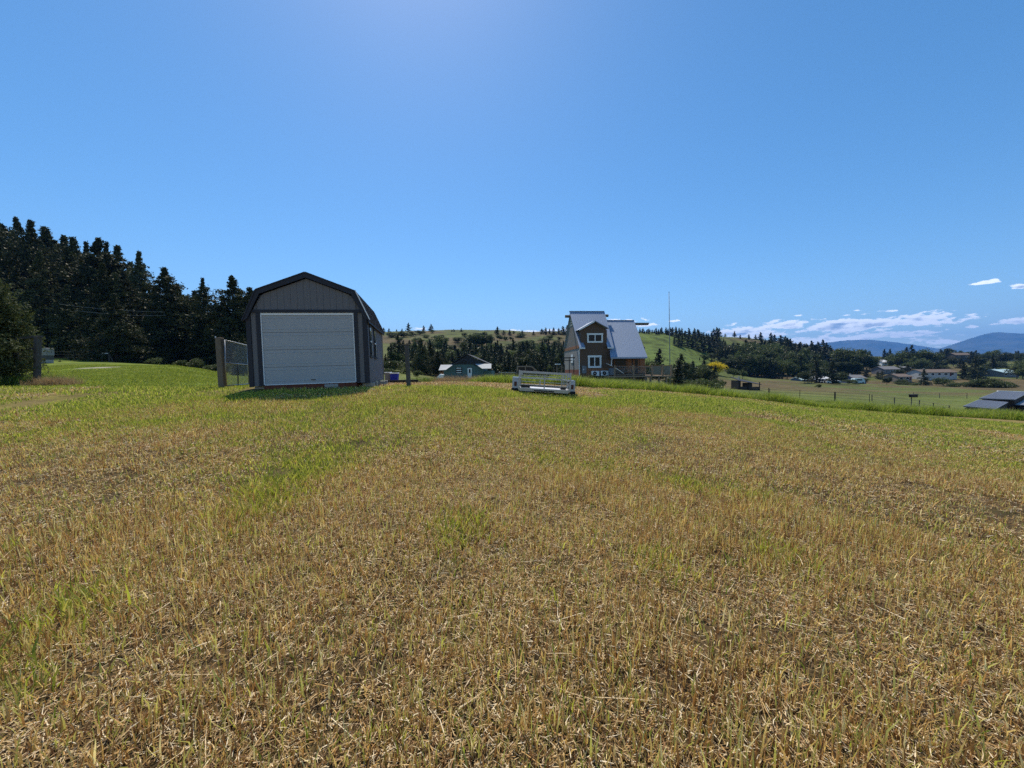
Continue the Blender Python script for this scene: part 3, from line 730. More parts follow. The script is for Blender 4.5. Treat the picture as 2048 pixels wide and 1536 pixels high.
    for i in range(46):
        px = 1655 + 400 * (i + rv.random()) / 46
        if 1742 < px < 1775: continue
        Y = rv.choice((275, 300, 330, 370, 400)) * rv.uniform(.97, 1.03); far_ = rv.random() < .45
        base = topix(spot(px, Y))[1]; top = base - rv.uniform(11, 26)
        tree('fir_tree' if far_ else 'tree', FAR if far_ else BRD, px, Y, top, label=('conical ' if far_ else 'leafy ') + 'dark tree filling the gaps ' + ('above the clipped hedge' if px < 1742 else 'behind the long bungalow' if px < 1870 else 'behind the dry knoll' if px < 1950 else 'behind the blue-roofed house'), cat='fir tree' if far_ else 'tree', group='trees filling the gaps between the valley houses', width=1.5 if far_ else 1.3)
    for i in range(46):
        px = 775 + 355 * (i + rv.random()) / 46; Y = rv.uniform(205, 325)
        if rv.random() < .5: Y = rv.choice((212, 236, 268)) + rv.uniform(-3, 3)
        tree('bush', SHR, px, Y, h=rv.uniform(2.0, 4.6), label='low dark scrub bush ' + ('on the left part of the bare hill' if px < 900 else 'on the middle of the bare hill' if px < 1020 else 'on the terraces of the hill near the timber house'), cat='bush', group='scrub bushes on the bare hill', width=1.5)
    for i in range(20):
        px = 1347 + 85 * (i + rv.random()) / 20; Y = rv.uniform(105, 165); base = topix(spot(px, Y))[1]; con = rv.random() < .6
        tree('fir_tree' if con else 'tree', FAR if con else BRD, px, Y, base - rv.uniform(18, 42), label=('conical ' if con else 'leafy ') + 'dark tree between the end of the deck and the yellow tree', cat='fir tree' if con else 'tree', group='trees between the deck and the yellow tree', width=1.35)
    # clipped hedge
    hr = empty('hedge', spot(1690, 240), 0, 'long clipped green hedge with flat top below the round trees', 'hedge')
    rg = np.random.default_rng(9); n = 5200; L_ = 18.0
    C = np.stack([(rg.random(n) - .5) * L_, rg.normal(size=n) * 1.0, 1 + rg.random(n) ** .6 * 7.2], 1); C[:, 2] += .5 * np.sin(C[:, 0] * 1.3)
    V, Fc = tufts(C, .55 * (.6 + .8 * rg.random(n)), 2, rg); me = np_mesh('foliage', V, Fc); link_mesh('foliage', me, LEAF, hr)
    t = MB()
    for k in range(9): t.tube([(-8 + 2 * k, 0, -.3), (-8 + 2 * k, 0, 2.5)], .15, 6)
    t.build('stem', BARK, hr)
    # juniper at the far left
    p = spot(-14, 15.2)
    e = empty('juniper_tree', p, 0, 'feathery olive-green juniper at the left edge, hanging over the H-brace post', 'juniper')
    rg = np.random.default_rng(33); C = []; limbs = []
    h = 3.95
    for i in range(150):
        t = .03 + .95 * (i + rg.random()) / 150; a = rg.random() * 6.28; Lb = 1.55 * (1 - t) ** .6 * (.35 + .8 * rg.random()) + .08; el = .25 + rg.normal() * .2
        d = np.array([math.cos(a) * math.cos(el), math.sin(a) * math.cos(el), math.sin(el)]); p0 = np.array([0, 0, t * h])
        limbs.append((tuple(p0), tuple(p0 + d * Lb), .018)); m = int(30 + 60 * Lb)
        s = .2 + .85 * rg.random(m) ** .8; pts = p0 + d * Lb * s[:, None] + rg.normal(size=(m, 3)) * .13 * (.4 + s[:, None]); pts[:, 2] -= .18 * s ** 2 * Lb
        C.append(pts)
    C = np.concatenate(C); V, Fc = tufts(C, .05 * (.5 + rg.random(len(C))), 3, rg, up=.6, aspect=2.2)
    link_mesh('crown', np_mesh('juniper_crown', V, Fc), JUN, e)
    mb = trunk_mb(h, .10, rg, limbs[:90]); mb.build('trunk', BARK, e)


build_trees()

# ------------------------------------------------------------------ object materials
M_TRIM = mat('shed_dark_trim', (.024, .025, .034), rough=.6, var=.12)
M_SIDE = mat('shed_grey_siding', (.155, .15, .155), rough=.75, var=.06, scale=3, stretch=(8, 8, .6), bump=.25, bscale=40)
M_DOOR = mat('garage_door_white', (.36, .37, .38), rough=.5, var=.03, scale=3, bump=.08, bscale=90)
M_ROOFD = mat('dark_roofing', (.03, .031, .04), rough=.7, var=.2, scale=9)
M_WHITE = mat('white_paint', (.75, .77, .78), rough=.5, var=.05)
M_SKID = mat('red_brown_timber', (.14, .045, .03), rough=.85, var=.25, scale=8)
M_BLOCK = mat('concrete_block', (.32, .31, .29), rough=.95, var=.2, scale=9)
M_WOOD = mat('weathered_timber', (.17, .135, .10), rough=.95, var=.28, scale=5, stretch=(14, 14, .8), bump=.5, bscale=30)
M_GREYW = mat('grey_timber', (.085, .08, .075), rough=.95, var=.25, scale=5, stretch=(14, 14, .8), bump=.5, bscale=30)
M_DECKW = mat('deck_timber', (.27, .19, .125), rough=.9, var=.25, scale=5)
M_STEEL = mat('galvanised_steel', (.42, .43, .44), rough=.45, var=.12, metal=.8)
M_ALU = mat('bright_aluminium', (.30, .31, .33), rough=.4, var=.12, metal=.9, scale=14)
M_ALUF = mat('aluminium_deck', (.60, .60, .61), rough=.38, var=.08, metal=.3, scale=6)
M_BLACK = mat('black_rubber', (.018, .018, .02), rough=.8, var=.2)
M_DARK = mat('dark_metal', (.014, .014, .016), rough=.5, var=.1)
M_CAR = mat('black_car_paint', (.008, .009, .013), rough=.22, var=.05, coat=.6, spec=.5)
M_GLASS = glass()
M_METROOF = mat('blue_grey_metal_roof', (.27, .33, .43), rough=.5, var=.07, metal=.25, scale=2, stretch=(3, 3, .4))
M_BROWN = mat('brown_stucco', (.12, .078, .055), rough=.9, var=.08, scale=4, bump=.15)
M_CEDAR = mat('cedar_boards', (.26, .115, .055), rough=.8, var=.25, scale=5, stretch=(10, 10, .7))
M_BRICKR = mat('red_brick', (.20, .06, .04), rough=.9, var=.3, scale=10)
M_PALE = mat('pale_plaster', (.24, .23, .22), rough=.9, var=.1)
M_SHING = mat('grey_shingle_siding', (.16, .15, .14), rough=.9, var=.2, scale=9)
M_TEAL = mat('teal_paint', (.085, .15, .155), rough=.75, var=.08)
M_BLUE = mat('blue_plastic', (.02, .035, .33), rough=.4, var=.08)
M_GRAVEL = mat('pale_gravel', (.3, .27, .23), rough=1, var=.3, scale=20)


def frame_local(px, py, Y, rz, roll=0.0):
    """frame with its origin at the pixel/depth; returns origin and a hit function pixel -> (a, b, z) on the local plane b"""
    o = P(px, py, Y)
    ax = Vector((math.cos(rz), math.sin(rz), 0)); bx = Vector((-math.sin(rz), math.cos(rz), 0))

    def hit(px, py, b=0.0):
        d = ray(px, py); q = o + bx * b; t = (q - EYE).dot(bx) / d.dot(bx); w = EYE + d * t - o
        return w.dot(ax), w.z
    return o, hit


# ------------------------------------------------------------------ shed
def build_shed():
    W = 3.60; phi = R(12)
    o, hit = frame_local(500.5, 779.5, 12.55, phi)
    # length so that the back corner is seen at px 768
    L = 4.5
    z0 = o.z
    e = empty('storage_shed', o, 0, 'dark grey gambrel-roofed shed with a white sectional garage door', 'shed')
    e.rotation_euler = (0, R(-1.2), phi)
    OV = .10
    prof = [(-.08, 2.16), (.34, 3.13), (W / 2, 3.70), (W - .34, 3.13), (W + .08, 2.16)]      # outer roof line
    inn = [(.05, 2.24), (.43, 3.02), (W / 2, 3.55), (W - .43, 3.02), (W - .05, 2.24)]

    def roof_in(a):      # underside of the roof at a
        xs = [p[0] for p in inn]; return float(np.interp(a, xs, [p[1] for p in inn]))
    zb = .10
    # core walls, set behind the boards
    core = MB()
    pts = [(.03, .03, zb), (W - .03, .03, zb), (W - .03, .03, 2.25)] + [(p[0], .03, p[1] - .03) for p in inn[::-1][1:-1]] + [(.03, .03, 2.25)]
    core.prism(pts, (0, L - .06, 0)); core.build('wall', M_SIDE, e)
    # front boards 0.2 m wide
    dl, dr, zt, zd = .40, W - .40, 2.43, 2.36
    k = 0
    edges = [.13, .27] ; n = int((W - .26) / .2)
    xs = np.linspace(.13, W - .13, 18)
    for a0, a1 in zip(xs[:-1], xs[1:]):
        a0_, a1_ = a0 + .003, a1 - .003
        if a1 <= dl - .09 or a0 >= dr + .09: lo = zb
        elif a0 < dl - .1: lo = zb; a1_ = min(a1_, dl - .12)
        elif a1 > dr + .1: lo = zb; a0_ = max(a0_, dr + .12)
        else: lo = zt + .10
        mb = MB(); mid = W / 2
        top = [(a1_, roof_in(a1_))] + ([(mid, roof_in(mid))] if a0_ < mid < a1_ else []) + [(a0_, roof_in(a0_))]
        mb.prism([(a0_, .028, lo), (a1_, .028, lo)] + [(a, .028, z - .02) for a, z in top], (0, -.026, 0)); mb.build('siding_board', M_SIDE, e)
    # two short strips beside the door, behind the corner trims
    # right side boards
    ys = np.linspace(.12, L - .12, 21)
    for b0, b1 in zip(ys[:-1], ys[1:]):
        MB().box(W - .028, W - .004, b0 + .004, b1 - .004, zb, 2.26).build('siding_board', M_SIDE, e)
    MB().box(.004, .028, .12, L - .12, zb, 2.26).build('side_siding', M_SIDE, e)
    # trims
    for a0, a1 in ((-.01, .12), (W - .12, W + .01)):
        MB().box(a0, a1, -.03, .0, zb - .02, 2.33).build('corner_trim', M_TRIM, e)
    MB().box(W - .002, W + .02, .0, .12, zb - .02, 2.25).build('corner_trim', M_TRIM, e)
    MB().box(W - .002, W + .02, L - .12, L, zb - .02, 2.25).build('corner_trim', M_SIDE, e)
    for a0, a1 in ((dl - .12, dl), (dr, dr + .12)):
        MB().box(a0, a1, -.035, -.0, zb, zt).build('door_trim', M_TRIM, e)
    MB().box(.06, W - .06, -.04, -.002, zt, zt + .10).build('header_trim', M_TRIM, e)
    # rake boards under the roof edge
    for i in range(4):
        p, q = prof[i], prof[i + 1]; pi, qi = inn[i], inn[i + 1]
        MB().prism([(p[0], -OV, p[1]), (q[0], -OV, q[1]), (qi[0], -OV, qi[1]), (pi[0], -OV, pi[1])], (0, .03, 0)).build('rake_board', M_TRIM, e)
        MB().prism([(p[0], L + OV - .03, p[1]), (q[0], L + OV - .03, q[1]), (qi[0], L + OV - .03, qi[1]), (pi[0], L + OV - .03, pi[1])], (0, .03, 0)).build('rake_board', M_TRIM, e)
    # roof slopes, thickness outward
    for i in range(4):
        p, q = prof[i], prof[i + 1]; d = Vector((q[0] - p[0], 0, q[1] - p[1])).normalized(); nn = Vector((-d.z, 0, d.x)) * .035
        rf = MB().prism([(p[0], -OV - .02, p[1] + .002), (q[0], -OV - .02, q[1] + .002), (q[0] + nn.x, -OV - .02, q[1] + nn.z), (p[0] + nn.x, -OV - .02, p[1] + nn.z)], (0, L + 2 * OV + .04, 0)).build('roof_slope', M_ROOFD, e)
        if i == 3:
            rb = MB()
            nrib = 22
            for kx in range(nrib):
                b = -OV + .05 + kx * (L + 2 * OV - .1) / (nrib - 1); rb.bar((p[0] + nn.x * 1.1, b, p[1] + nn.z * 1.1), (q[0] + nn.x * 1.1, b, q[1] + nn.z * 1.1), .03, .02)
            rb.build('roof_rib', M_ROOFD, rf)
            MB().box(q[0] - .03, q[0] + .015, -OV - .025, L + OV, q[1] - .07, q[1] - .002).build('eave_board', M_WHITE if False else M_TRIM, e)
            MB().bar((p[0] + .04, -OV - .028, p[1] + .03), (q[0] + .04, -OV - .028, q[1] + .03), .012, .03).build('drip_edge', M_WHITE, e)
    # garage door: four sections, each with four long recessed panels
    zl = .14; sh = (zd - zl) / 4
    frame = MB(); frame.box(dl + .004, dl + .035, -.012, .02, zl, zd); frame.box(dr - .035, dr - .004, -.012, .02, zl, zd); frame.box(dl + .004, dr - .004, -.012, .02, zd, zt - .003)
    frame.build('door_jamb', M_WHITE, e)
    door = empty('garage_door', (0, 0, 0)); door.parent = e
    for s in range(4):
        z_a = zl + s * sh + .006; z_b = zl + (s + 1) * sh - .006
        mb = MB(); x0, x1 = dl + .04, dr - .04; fr = .0; bk = .03; mb.box(x0, x1, .012, .03, z_a, z_b)
        pw = (x1 - x0) / 4
        # four long embossed strips near the top and the foot of the section
        for kx in range(4):
            xa, xb = x0 + kx * pw + .06, x0 + (kx + 1) * pw - .06
            for zz in (z_b - .10, z_a + .09):
                mb.prism([(xa, .0119, zz), (xa, .004, zz + .004), (xa, .0119, zz + .03)], (xb - xa, 0, 0))
        mb.build('door_section', M_DOOR, door)
    MB().box(dl + .03, dr - .03, -.01, .03, zl - .02, zl + .004).build('bottom_seal', M_WHITE, door)
    MB().bar((W / 2, -.02, zl + .12), (W / 2 + .14, -.02, zl + .12), .02, .02).build('door_handle', M_DARK, door)
    # windows on the right wall
    for b0, b1 in ((.50, 1.13), (1.62, 2.28)):
        w = MB(); z1, z2 = 1.02, 2.04; x = W
        w.box(x, x + .03, b0, b0 + .05, z1, z2).box(x, x + .03, b1 - .05, b1, z1, z2).box(x, x + .03, b0, b1, z2, z2 + .06).box(x, x + .035, b0 - .02, b1 + .02, z1 - .07, z1)
        wn = w.build('window', M_TRIM, e)
        MB().box(x + .004, x + .02, b0 + .05, b1 - .05, (z1 + z2) / 2 - .02, (z1 + z2) / 2 + .02).box(x + .004, x + .02, b0 + .05, b0 + .075, z1, z2).box(x + .004, x + .02, b1 - .075, b1 - .05, z1, z2).build('window_frame', M_WHITE, wn)
        for za, zb_ in ((z1, (z1 + z2) / 2 - .021), ((z1 + z2) / 2 + .021, z2)): MB().box(x + .002, x + .01, b0 + .076, b1 - .076, za, zb_).build('pane', M_GLASS, wn)
    # skid beams and blocks
    MB().box(.40, W - .40, .02, .12, -.02, .13).build('skid_beam', M_SKID, e)
    for a in (.35, 1.8, W - .5): MB().box(a, a + .12, .15, L - .1, -.12, .10).build('skid_beam', M_SKID, e)
    bl = []
    for (a, b, w_) in ((2.2, -.02, .42), (W - .25, .2, .38), (W - .15, .9, .30), (W - .1, 1.9, .4), (W - .12, 3.2, .4), (.05, .2, .4)):
        MB().box(a, a + w_, b, b + .19, -.14, .09).build('concrete_block', M_BLOCK, e, bevel=.01)
    # loose board and stones by the corner
    return e, o, phi, W, L


shed, SO, SPHI, SW, SL = build_shed()


def misc_near():
    # wooden post and chain link gate left of the shed
    p = spot(445, 13.6); top = P(439, 676, 13.6); lean = top.x - p.x
    e = empty('gate_post', p, 0, 'weathered square wooden post left of the shed carrying the chain-link gate', 'post')
    h = top.z - p.z
    MB().prism([(-.10, -.09, -.1), (.10, -.09, -.1), (.10, .09, -.1), (-.10, .09, -.1)], (lean, 0, h + .1)).build('post', M_WOOD, e, bevel=.012)
    MB().prism([(-.085 + lean, -.08, h + .002), (.085 + lean, -.08, h + .002), (.085 + lean, .08, h + .02), (-.085 + lean, .08, h + .02)], (0, 0, .012)).build('post_top', M_WOOD, e)
    MB().tube([(lean - .12, -.02, h - .04), (lean - .12, -.02, h + .06)], .018, 6).build('insulator', M_WHITE, e)
    a = P(449, 680, 13.65); b = P(495, 691, 15.6); za = spot(449, 13.65).z; zb = spot(495, 15.6).z
    g = empty('chain_link_gate', (a.x, a.y, za), 0, 'galvanised chain-link gate between the wooden post and the shed', 'gate')
    A = Vector((0, 0, 0)); d = Vector((b.x - a.x, b.y - a.y, zb - za)); ha = a.z - za; hb = b.z - zb

    def q(s, t): return A + d * s + Vector((0, 0, .08 + (ha * (1 - s) + hb * s - .08) * t))
    for s in (0.0, 1.0): MB().tube([q(s, 0), q(s, 1)], .022, 8).build('gate_upright', M_STEEL, g, True)
    MB().tube([q(.5, 0), q(.5, .55)], .02, 8).build('gate_upright', M_DARK, g, True)
    for t in (0, .5, 1): MB().tube([q(0, t), q(1, t)], .02, 8).build('gate_rail', M_STEEL, g, True)
    w = MB(); n = 26; Ld = math.hypot(d.x, d.y); asp = (ha) / Ld
    for i in range(-int(n * asp) - 1, n + 1):
        for sg in (1, -1):
            # line s = i/n + sg*t*asp... clipped to the gate
            pts = []
            for t in np.linspace(0, 1, 30):
                s = (i / n + t * asp) if sg == 1 else (i / n + (1 - t) * asp)
                if 0 <= s <= 1: pts.append((s, t))
            if len(pts) > 1: w.bar(q(*pts[0]), q(*pts[-1]), .0035)
    m = w.build('wire_mesh', M_STEEL, g); m['kind'] = 'stuff'
    # grey post right of the shed
    p = spot(817.5, 13.8); top = P(813, 690, 13.8); h = top.z - p.z; lean = top.x - p.x
    e = empty('wooden_post', p, 0, 'lone grey wooden post with a flat cap right of the shed', 'post')
    MB().prism([(-.065, -.06, -.1), (.065, -.06, -.1), (.065, .06, -.1), (-.065, .06, -.1)], (lean, 0, h + .1)).build('post', M_GREYW, e, bevel=.01)
    MB().box(lean - .13, lean + .08, -.07, .07, h + .002, h + .028).build('cap_board', M_WOOD, e)
    # bins and timber behind the shed
    o = spot(788.5, 19.5); sc = 19.5 / F
    def bin_(px, w, h, m, lid, lb, Y=19.5):
        p = spot(px, Y); e = empty('storage_bin', (p.x, p.y, p.z + .17), 0, lb, 'bin')
        MB().prism([(-w * .44, -w * .35, 0), (w * .44, -w * .35, 0), (w * .5, -w * .35, h), (-w * .5, -w * .35, h)], (0, w * .7, 0)).build('body', m, e, bevel=.01)
        MB().box(-w * .54, w * .54, -w * .4, w * .4, h + .002, h + .05).build('lid', lid, e, bevel=.012)
    bin_(789, .38, .32, M_BLUE, M_WHITE, 'blue plastic bin with a white lid on the timber stack behind the shed')
    bin_(776.5, .30, .37, M_PALE, M_WHITE, 'pale grey bin beside the blue one behind the shed', 19.7)
    g = 'beams of the timber stack behind the shed'
    for i, (x0, x1, dz, py_) in enumerate(((768, 842, .0, 0), (768, 836, .09, .1), (770, 830, .17 - .08, .25), (768, 800, 0, -.35))):
        a = spot(x0, 18.9 + py_); b = spot(x1, 18.9 + py_)
        e = MB().bar((0, 0, .05), (b.x - a.x, 0, b.z - a.z + .05), .11, .09).build('timber_beam', M_SKID if i == 3 else M_DARK, None)
        e.location = (a.x, a.y, a.z + dz - (.0 if i < 3 else .02)); tag(e, ['lowest dark beam of the timber stack behind the shed, the longest', 'second dark beam lying on the timber stack', 'short dark beam at the back of the timber stack', 'red-brown beam lying in front of the timber stack'][i], 'beam', g)
    # pale stones and scraps
    for px, Y, s, lb in ((790, 14.2, .12, 'flat pale stone lying in the dry grass by the shed corner'), (798, 14.6, .07, 'small pale stone beside the flat one near the shed'), (470, 12.9, .06, 'small white stone at the left foot of the shed'), (868, 15.5, .10, 'dark clod on the dry grass right of the grey post'), (744, 12.4, .10, 'grey stone at the right front corner of the shed')):
        p = spot(px, Y); rg = np.random.default_rng(int(px)); mb = MB(); n = 7
        ring = lambda r_, z: [(r_ * math.cos(6.28 * k / n) * (1 + .25 * rg.normal()), r_ * .7 * math.sin(6.28 * k / n), z) for k in range(n)]
        V = ring(s, 0) + ring(s * .8, s * .35) + [(0, 0, s * .45)]
        mb.poly(V, [(k, (k + 1) % n, n + (k + 1) % n, n + k) for k in range(n)] + [(n + k, n + (k + 1) % n, 2 * n) for k in range(n)])
        o_ = mb.build('stone', M_BLOCK if px != 868 else M_SKID); o_.location = p; tag(o_, lb, 'stone')


misc_near()


# ------------------------------------------------------------------ trailer
def build_trailer():
    Y = 14.0; l = P(1032.5, 787, Y); r = P(1143, 797, Y - .15)
    lz, rz_ = gz(l.x, l.y), gz(r.x, r.y)
    c = (l + r) / 2; slope = R(-3.9)
    e = empty('utility_trailer', (c.x, c.y, (lz + rz_) / 2 + .01), 0, 'silver aluminium utility trailer with its rear ramp gate upright', 'trailer')
    e.rotation_euler = (0, -slope, R(-2))
    hw = .90; L = 3.0; zf = .22; zr = .79          # half width of bed, length, floor, rail height
    # rear gate at y = 0 (toward camera), bed goes to +y
    for x in (-hw, hw): MB().box(x - .025, x + .025, -.04, .01, zf - .06, zr + .04).build('gate_post', M_ALU, e, bevel=.004)
    MB().box(-.02, .02, -.03, .0, zf - .04, zr - .10).build('gate_post', M_ALU, e, bevel=.004)
    MB().box(-hw + .03, hw - .03, -.035, .005, zr - .05, zr + .025).build('gate_top_rail', M_ALU, e, bevel=.004)
    for i, z in enumerate((.665, .555, .445, .335)):
        MB().bar((-hw + .027, -.02, z), (-.022, -.02, z), .02, .022).build('gate_bar', M_ALU, e)
        MB().bar((.022, -.02, z), (hw - .027, -.02, z), .02, .022).build('gate_bar', M_ALU, e)
    MB().box(-hw + .03, hw - .03, -.035, .0, zf - .055, zf - .005).build('gate_bottom_rail', M_ALU, e)
    for s in (-1, 1): MB().box(s * (hw - .07) - .05, s * (hw - .07) + .05, -.052, -.038, zr - .12, zr + .02).build('hinge_plate', M_ALU, e)
    MB().box(-hw + .03, hw - .03, .02, L, zf - .03, zf).build('deck', M_ALUF, e)
    fr = MB(); fr.box(-hw, -hw + .05, .02, L, zf - .10, zf + .03).box(hw - .05, hw, .02, L, zf - .10, zf + .03).box(-hw + .05, hw - .05, L - .05, L, zf - .1, zf + .03).box(-hw + .05, hw - .05, .02, .07, zf - .12, zf - .04); fr.build('frame', M_ALU, e)
    for s in (-1, 1):
        for z in (zr - .25, zr - .02): MB().bar((s * (hw - .025), .03, z), (s * (hw - .025), L, z), .04, .04).build('side_rail', M_ALU, e)
        for y in (.75, 1.5, 2.25, L - .02): MB().bar((s * (hw - .025), y, zf + .03), (s * (hw - .025), y, zr - .04), .035, .035).build('side_post', M_ALU, e)
    MB().bar((-hw, L - .02, zr - .02), (hw, L - .02, zr - .02), .04, .04).build('front_rail', M_ALU, e)
    MB().bar((-hw, L - .02, zr - .25), (hw, L - .02, zr - .25), .04, .04).build('front_rail', M_ALU, e)
    M_FEN = mat('fender_aluminium', (.25, .30, .40), rough=.3, var=.05, metal=.6)
    for s in (-1, 1):
        x0, x1 = sorted((s * (hw + .035), s * (hw + .25)))
        f = MB().box(x0, x1, .55, .57, .15, .56).box(x0, x1, .57, 1.55, .54, .56).box(x0, x1, 1.55, 1.57, .15, .56).box(x1 - .01 if s > 0 else x0, x1 if s > 0 else x0 + .01, .57, 1.55, .40, .54).build('fender', M_FEN, e)
        MB().box(x0 - .02, x1 + .02, .50, .548, .08, .16).build('mud_flap', M_BLACK, e)
        MB().box(x0 + .07, x1 - .05, .535, .549, .24, .40).build('tail_light', mat('tail_light_red', (.07, .01, .012), rough=.3), f)
        wb = MB(); n = 20; cx = s * (hw + .14); r_ = .26
        V = []
        for xx, rr in ((cx - .09, r_ - .03), (cx - .075, r_), (cx + .075, r_), (cx + .09, r_ - .03)):
            V += [(xx, 1.06 + rr * math.cos(6.283 * k / n), r_ + rr * math.sin(6.283 * k / n)) for k in range(n)]
        wb.poly(V, [(i * n + k, i * n + (k + 1) % n, (i + 1) * n + (k + 1) % n, (i + 1) * n + k) for i in range(3) for k in range(n)] + [tuple(range(n)), tuple(range(3 * n, 4 * n))])
        w = wb.build('wheel', M_BLACK, e, True)
        MB().tube([(cx - .095, 1.06, r_), (cx + .095, 1.06, r_)], .15, 14).build('rim', M_STEEL, w)
    MB().bar((-hw, 1.06, .26), (hw, 1.06, .26), .05, .05).build('axle', M_DARK, e)
    MB().bar((-hw + .1, L, zf - .05), (0, L + 1.2, zf - .05), .07, .09).bar((hw - .1, L, zf - .05), (0, L + 1.2, zf - .05), .07, .09).build('drawbar', M_ALU, e)
    MB().tube([(0, L + 1.15, .02), (0, L + 1.15, zf + .2)], .025, 8).build('tongue_jack', M_STEEL, e)
    MB().box(-.35, .35, -.045, -.035, zf - .10, zf - .06).build('number_plate_bar', M_DARK, e)
    # dark crate in the bed at the left rear corner
    c = MB().box(0, .32, 0, .4, 0, .11).build('tool_crate', M_DARK, None, bevel=.01); c.location = e.matrix_basis @ Vector((-hw + .08, .12, zf + .004)); tag(c, 'low dark box lying on the trailer bed at its left rear corner', 'box')
    c.rotation_euler = (0, -slope, 0)
    c = MB().box(0, .18, 0, .3, 0, .09).build('tool_crate', M_DARK, None, bevel=.01); c.location = e.matrix_basis @ Vector((hw - .30, .12, zf + .004)); tag(c, 'small dark box on the trailer bed at its right rear corner', 'box')
    c.rotation_euler = (0, -slope, 0)


build_trailer()


# ------------------------------------------------------------------ pickup
def build_pickup():
    a = spot(1044, 46); e = empty('pickup_truck', (P(997, 750, 46).x, a.y, a.z), 0, 'black pickup truck parked behind the tall grass left of the timber house', 'pickup truck')
    zt = P(1050, 731.5, 46).z - a.z; k = zt / 1.9
    L0 = 0.0
    body = [(0, .55), (0, 1.18), (2.05, 1.18), (2.05, 1.22), (4.45, 1.22), (5.6, 1.10), (5.78, .95), (5.8, .55), (5.2, .5), (4.95, .85), (4.35, .85), (4.1, .5), (1.65, .5), (1.4, .85), (.8, .85), (.55, .5)]
    MB().prism([(x, 0, z * k) for x, z in body], (0, 1.95, 0)).build('body', M_CAR, e, bevel=.03)
    cab = [(2.08, 1.23), (2.15, 1.86), (2.4, 1.90), (3.75, 1.88), (4.0, 1.82), (4.75, 1.23)]
    MB().prism([(x, .10, z * k) for x, z in cab], (0, 1.75, 0)).build('cab', M_CAR, e, bevel=.03)
    MB().prism([(2.3, .092, 1.28 * k), (2.3, .092, 1.76 * k), (3.1, .092, 1.78 * k), (3.1, .092, 1.28 * k)], (0, .006, 0)).build('window', M_GLASS, e)
    MB().prism([(3.2, .092, 1.28 * k), (3.2, .092, 1.78 * k), (3.85, .092, 1.74 * k), (4.45, .092, 1.28 * k)], (0, .006, 0)).build('window', M_GLASS, e)
    MB().slab((4.06, .25, 1.80 * k), (4.70, .25, 1.27 * k), (4.70, 1.7, 1.27 * k), (4.06, 1.7, 1.80 * k), .02).build('windscreen', M_GLASS, e)
    MB().box(0, 2.05, 0.0, .06, 1.181 * k, 1.22 * k).build('bed_rail', M_STEEL, e)
    for x in (1.1, 4.65):
        for y in (.05, 1.65):
            w = MB().tube([(x, y, .40 * k), (x, y + .25, .40 * k)], .40 * k, 20).build('wheel', M_BLACK, e)
            MB().tube([(x, y - .01, .40 * k), (x, y + .26, .40 * k)], .23 * k, 12).build('rim', M_STEEL, w)
    MB().box(4.05, 4.25, -.2, -.02, 1.3 * k, 1.45 * k).build('wing_mirror', M_CAR, e)
    for y in (.1, 1.55): MB().box(5.72, 5.81, y, y + .3, .85 * k, 1.0 * k).build('headlight', M_WHITE, e)


build_pickup()


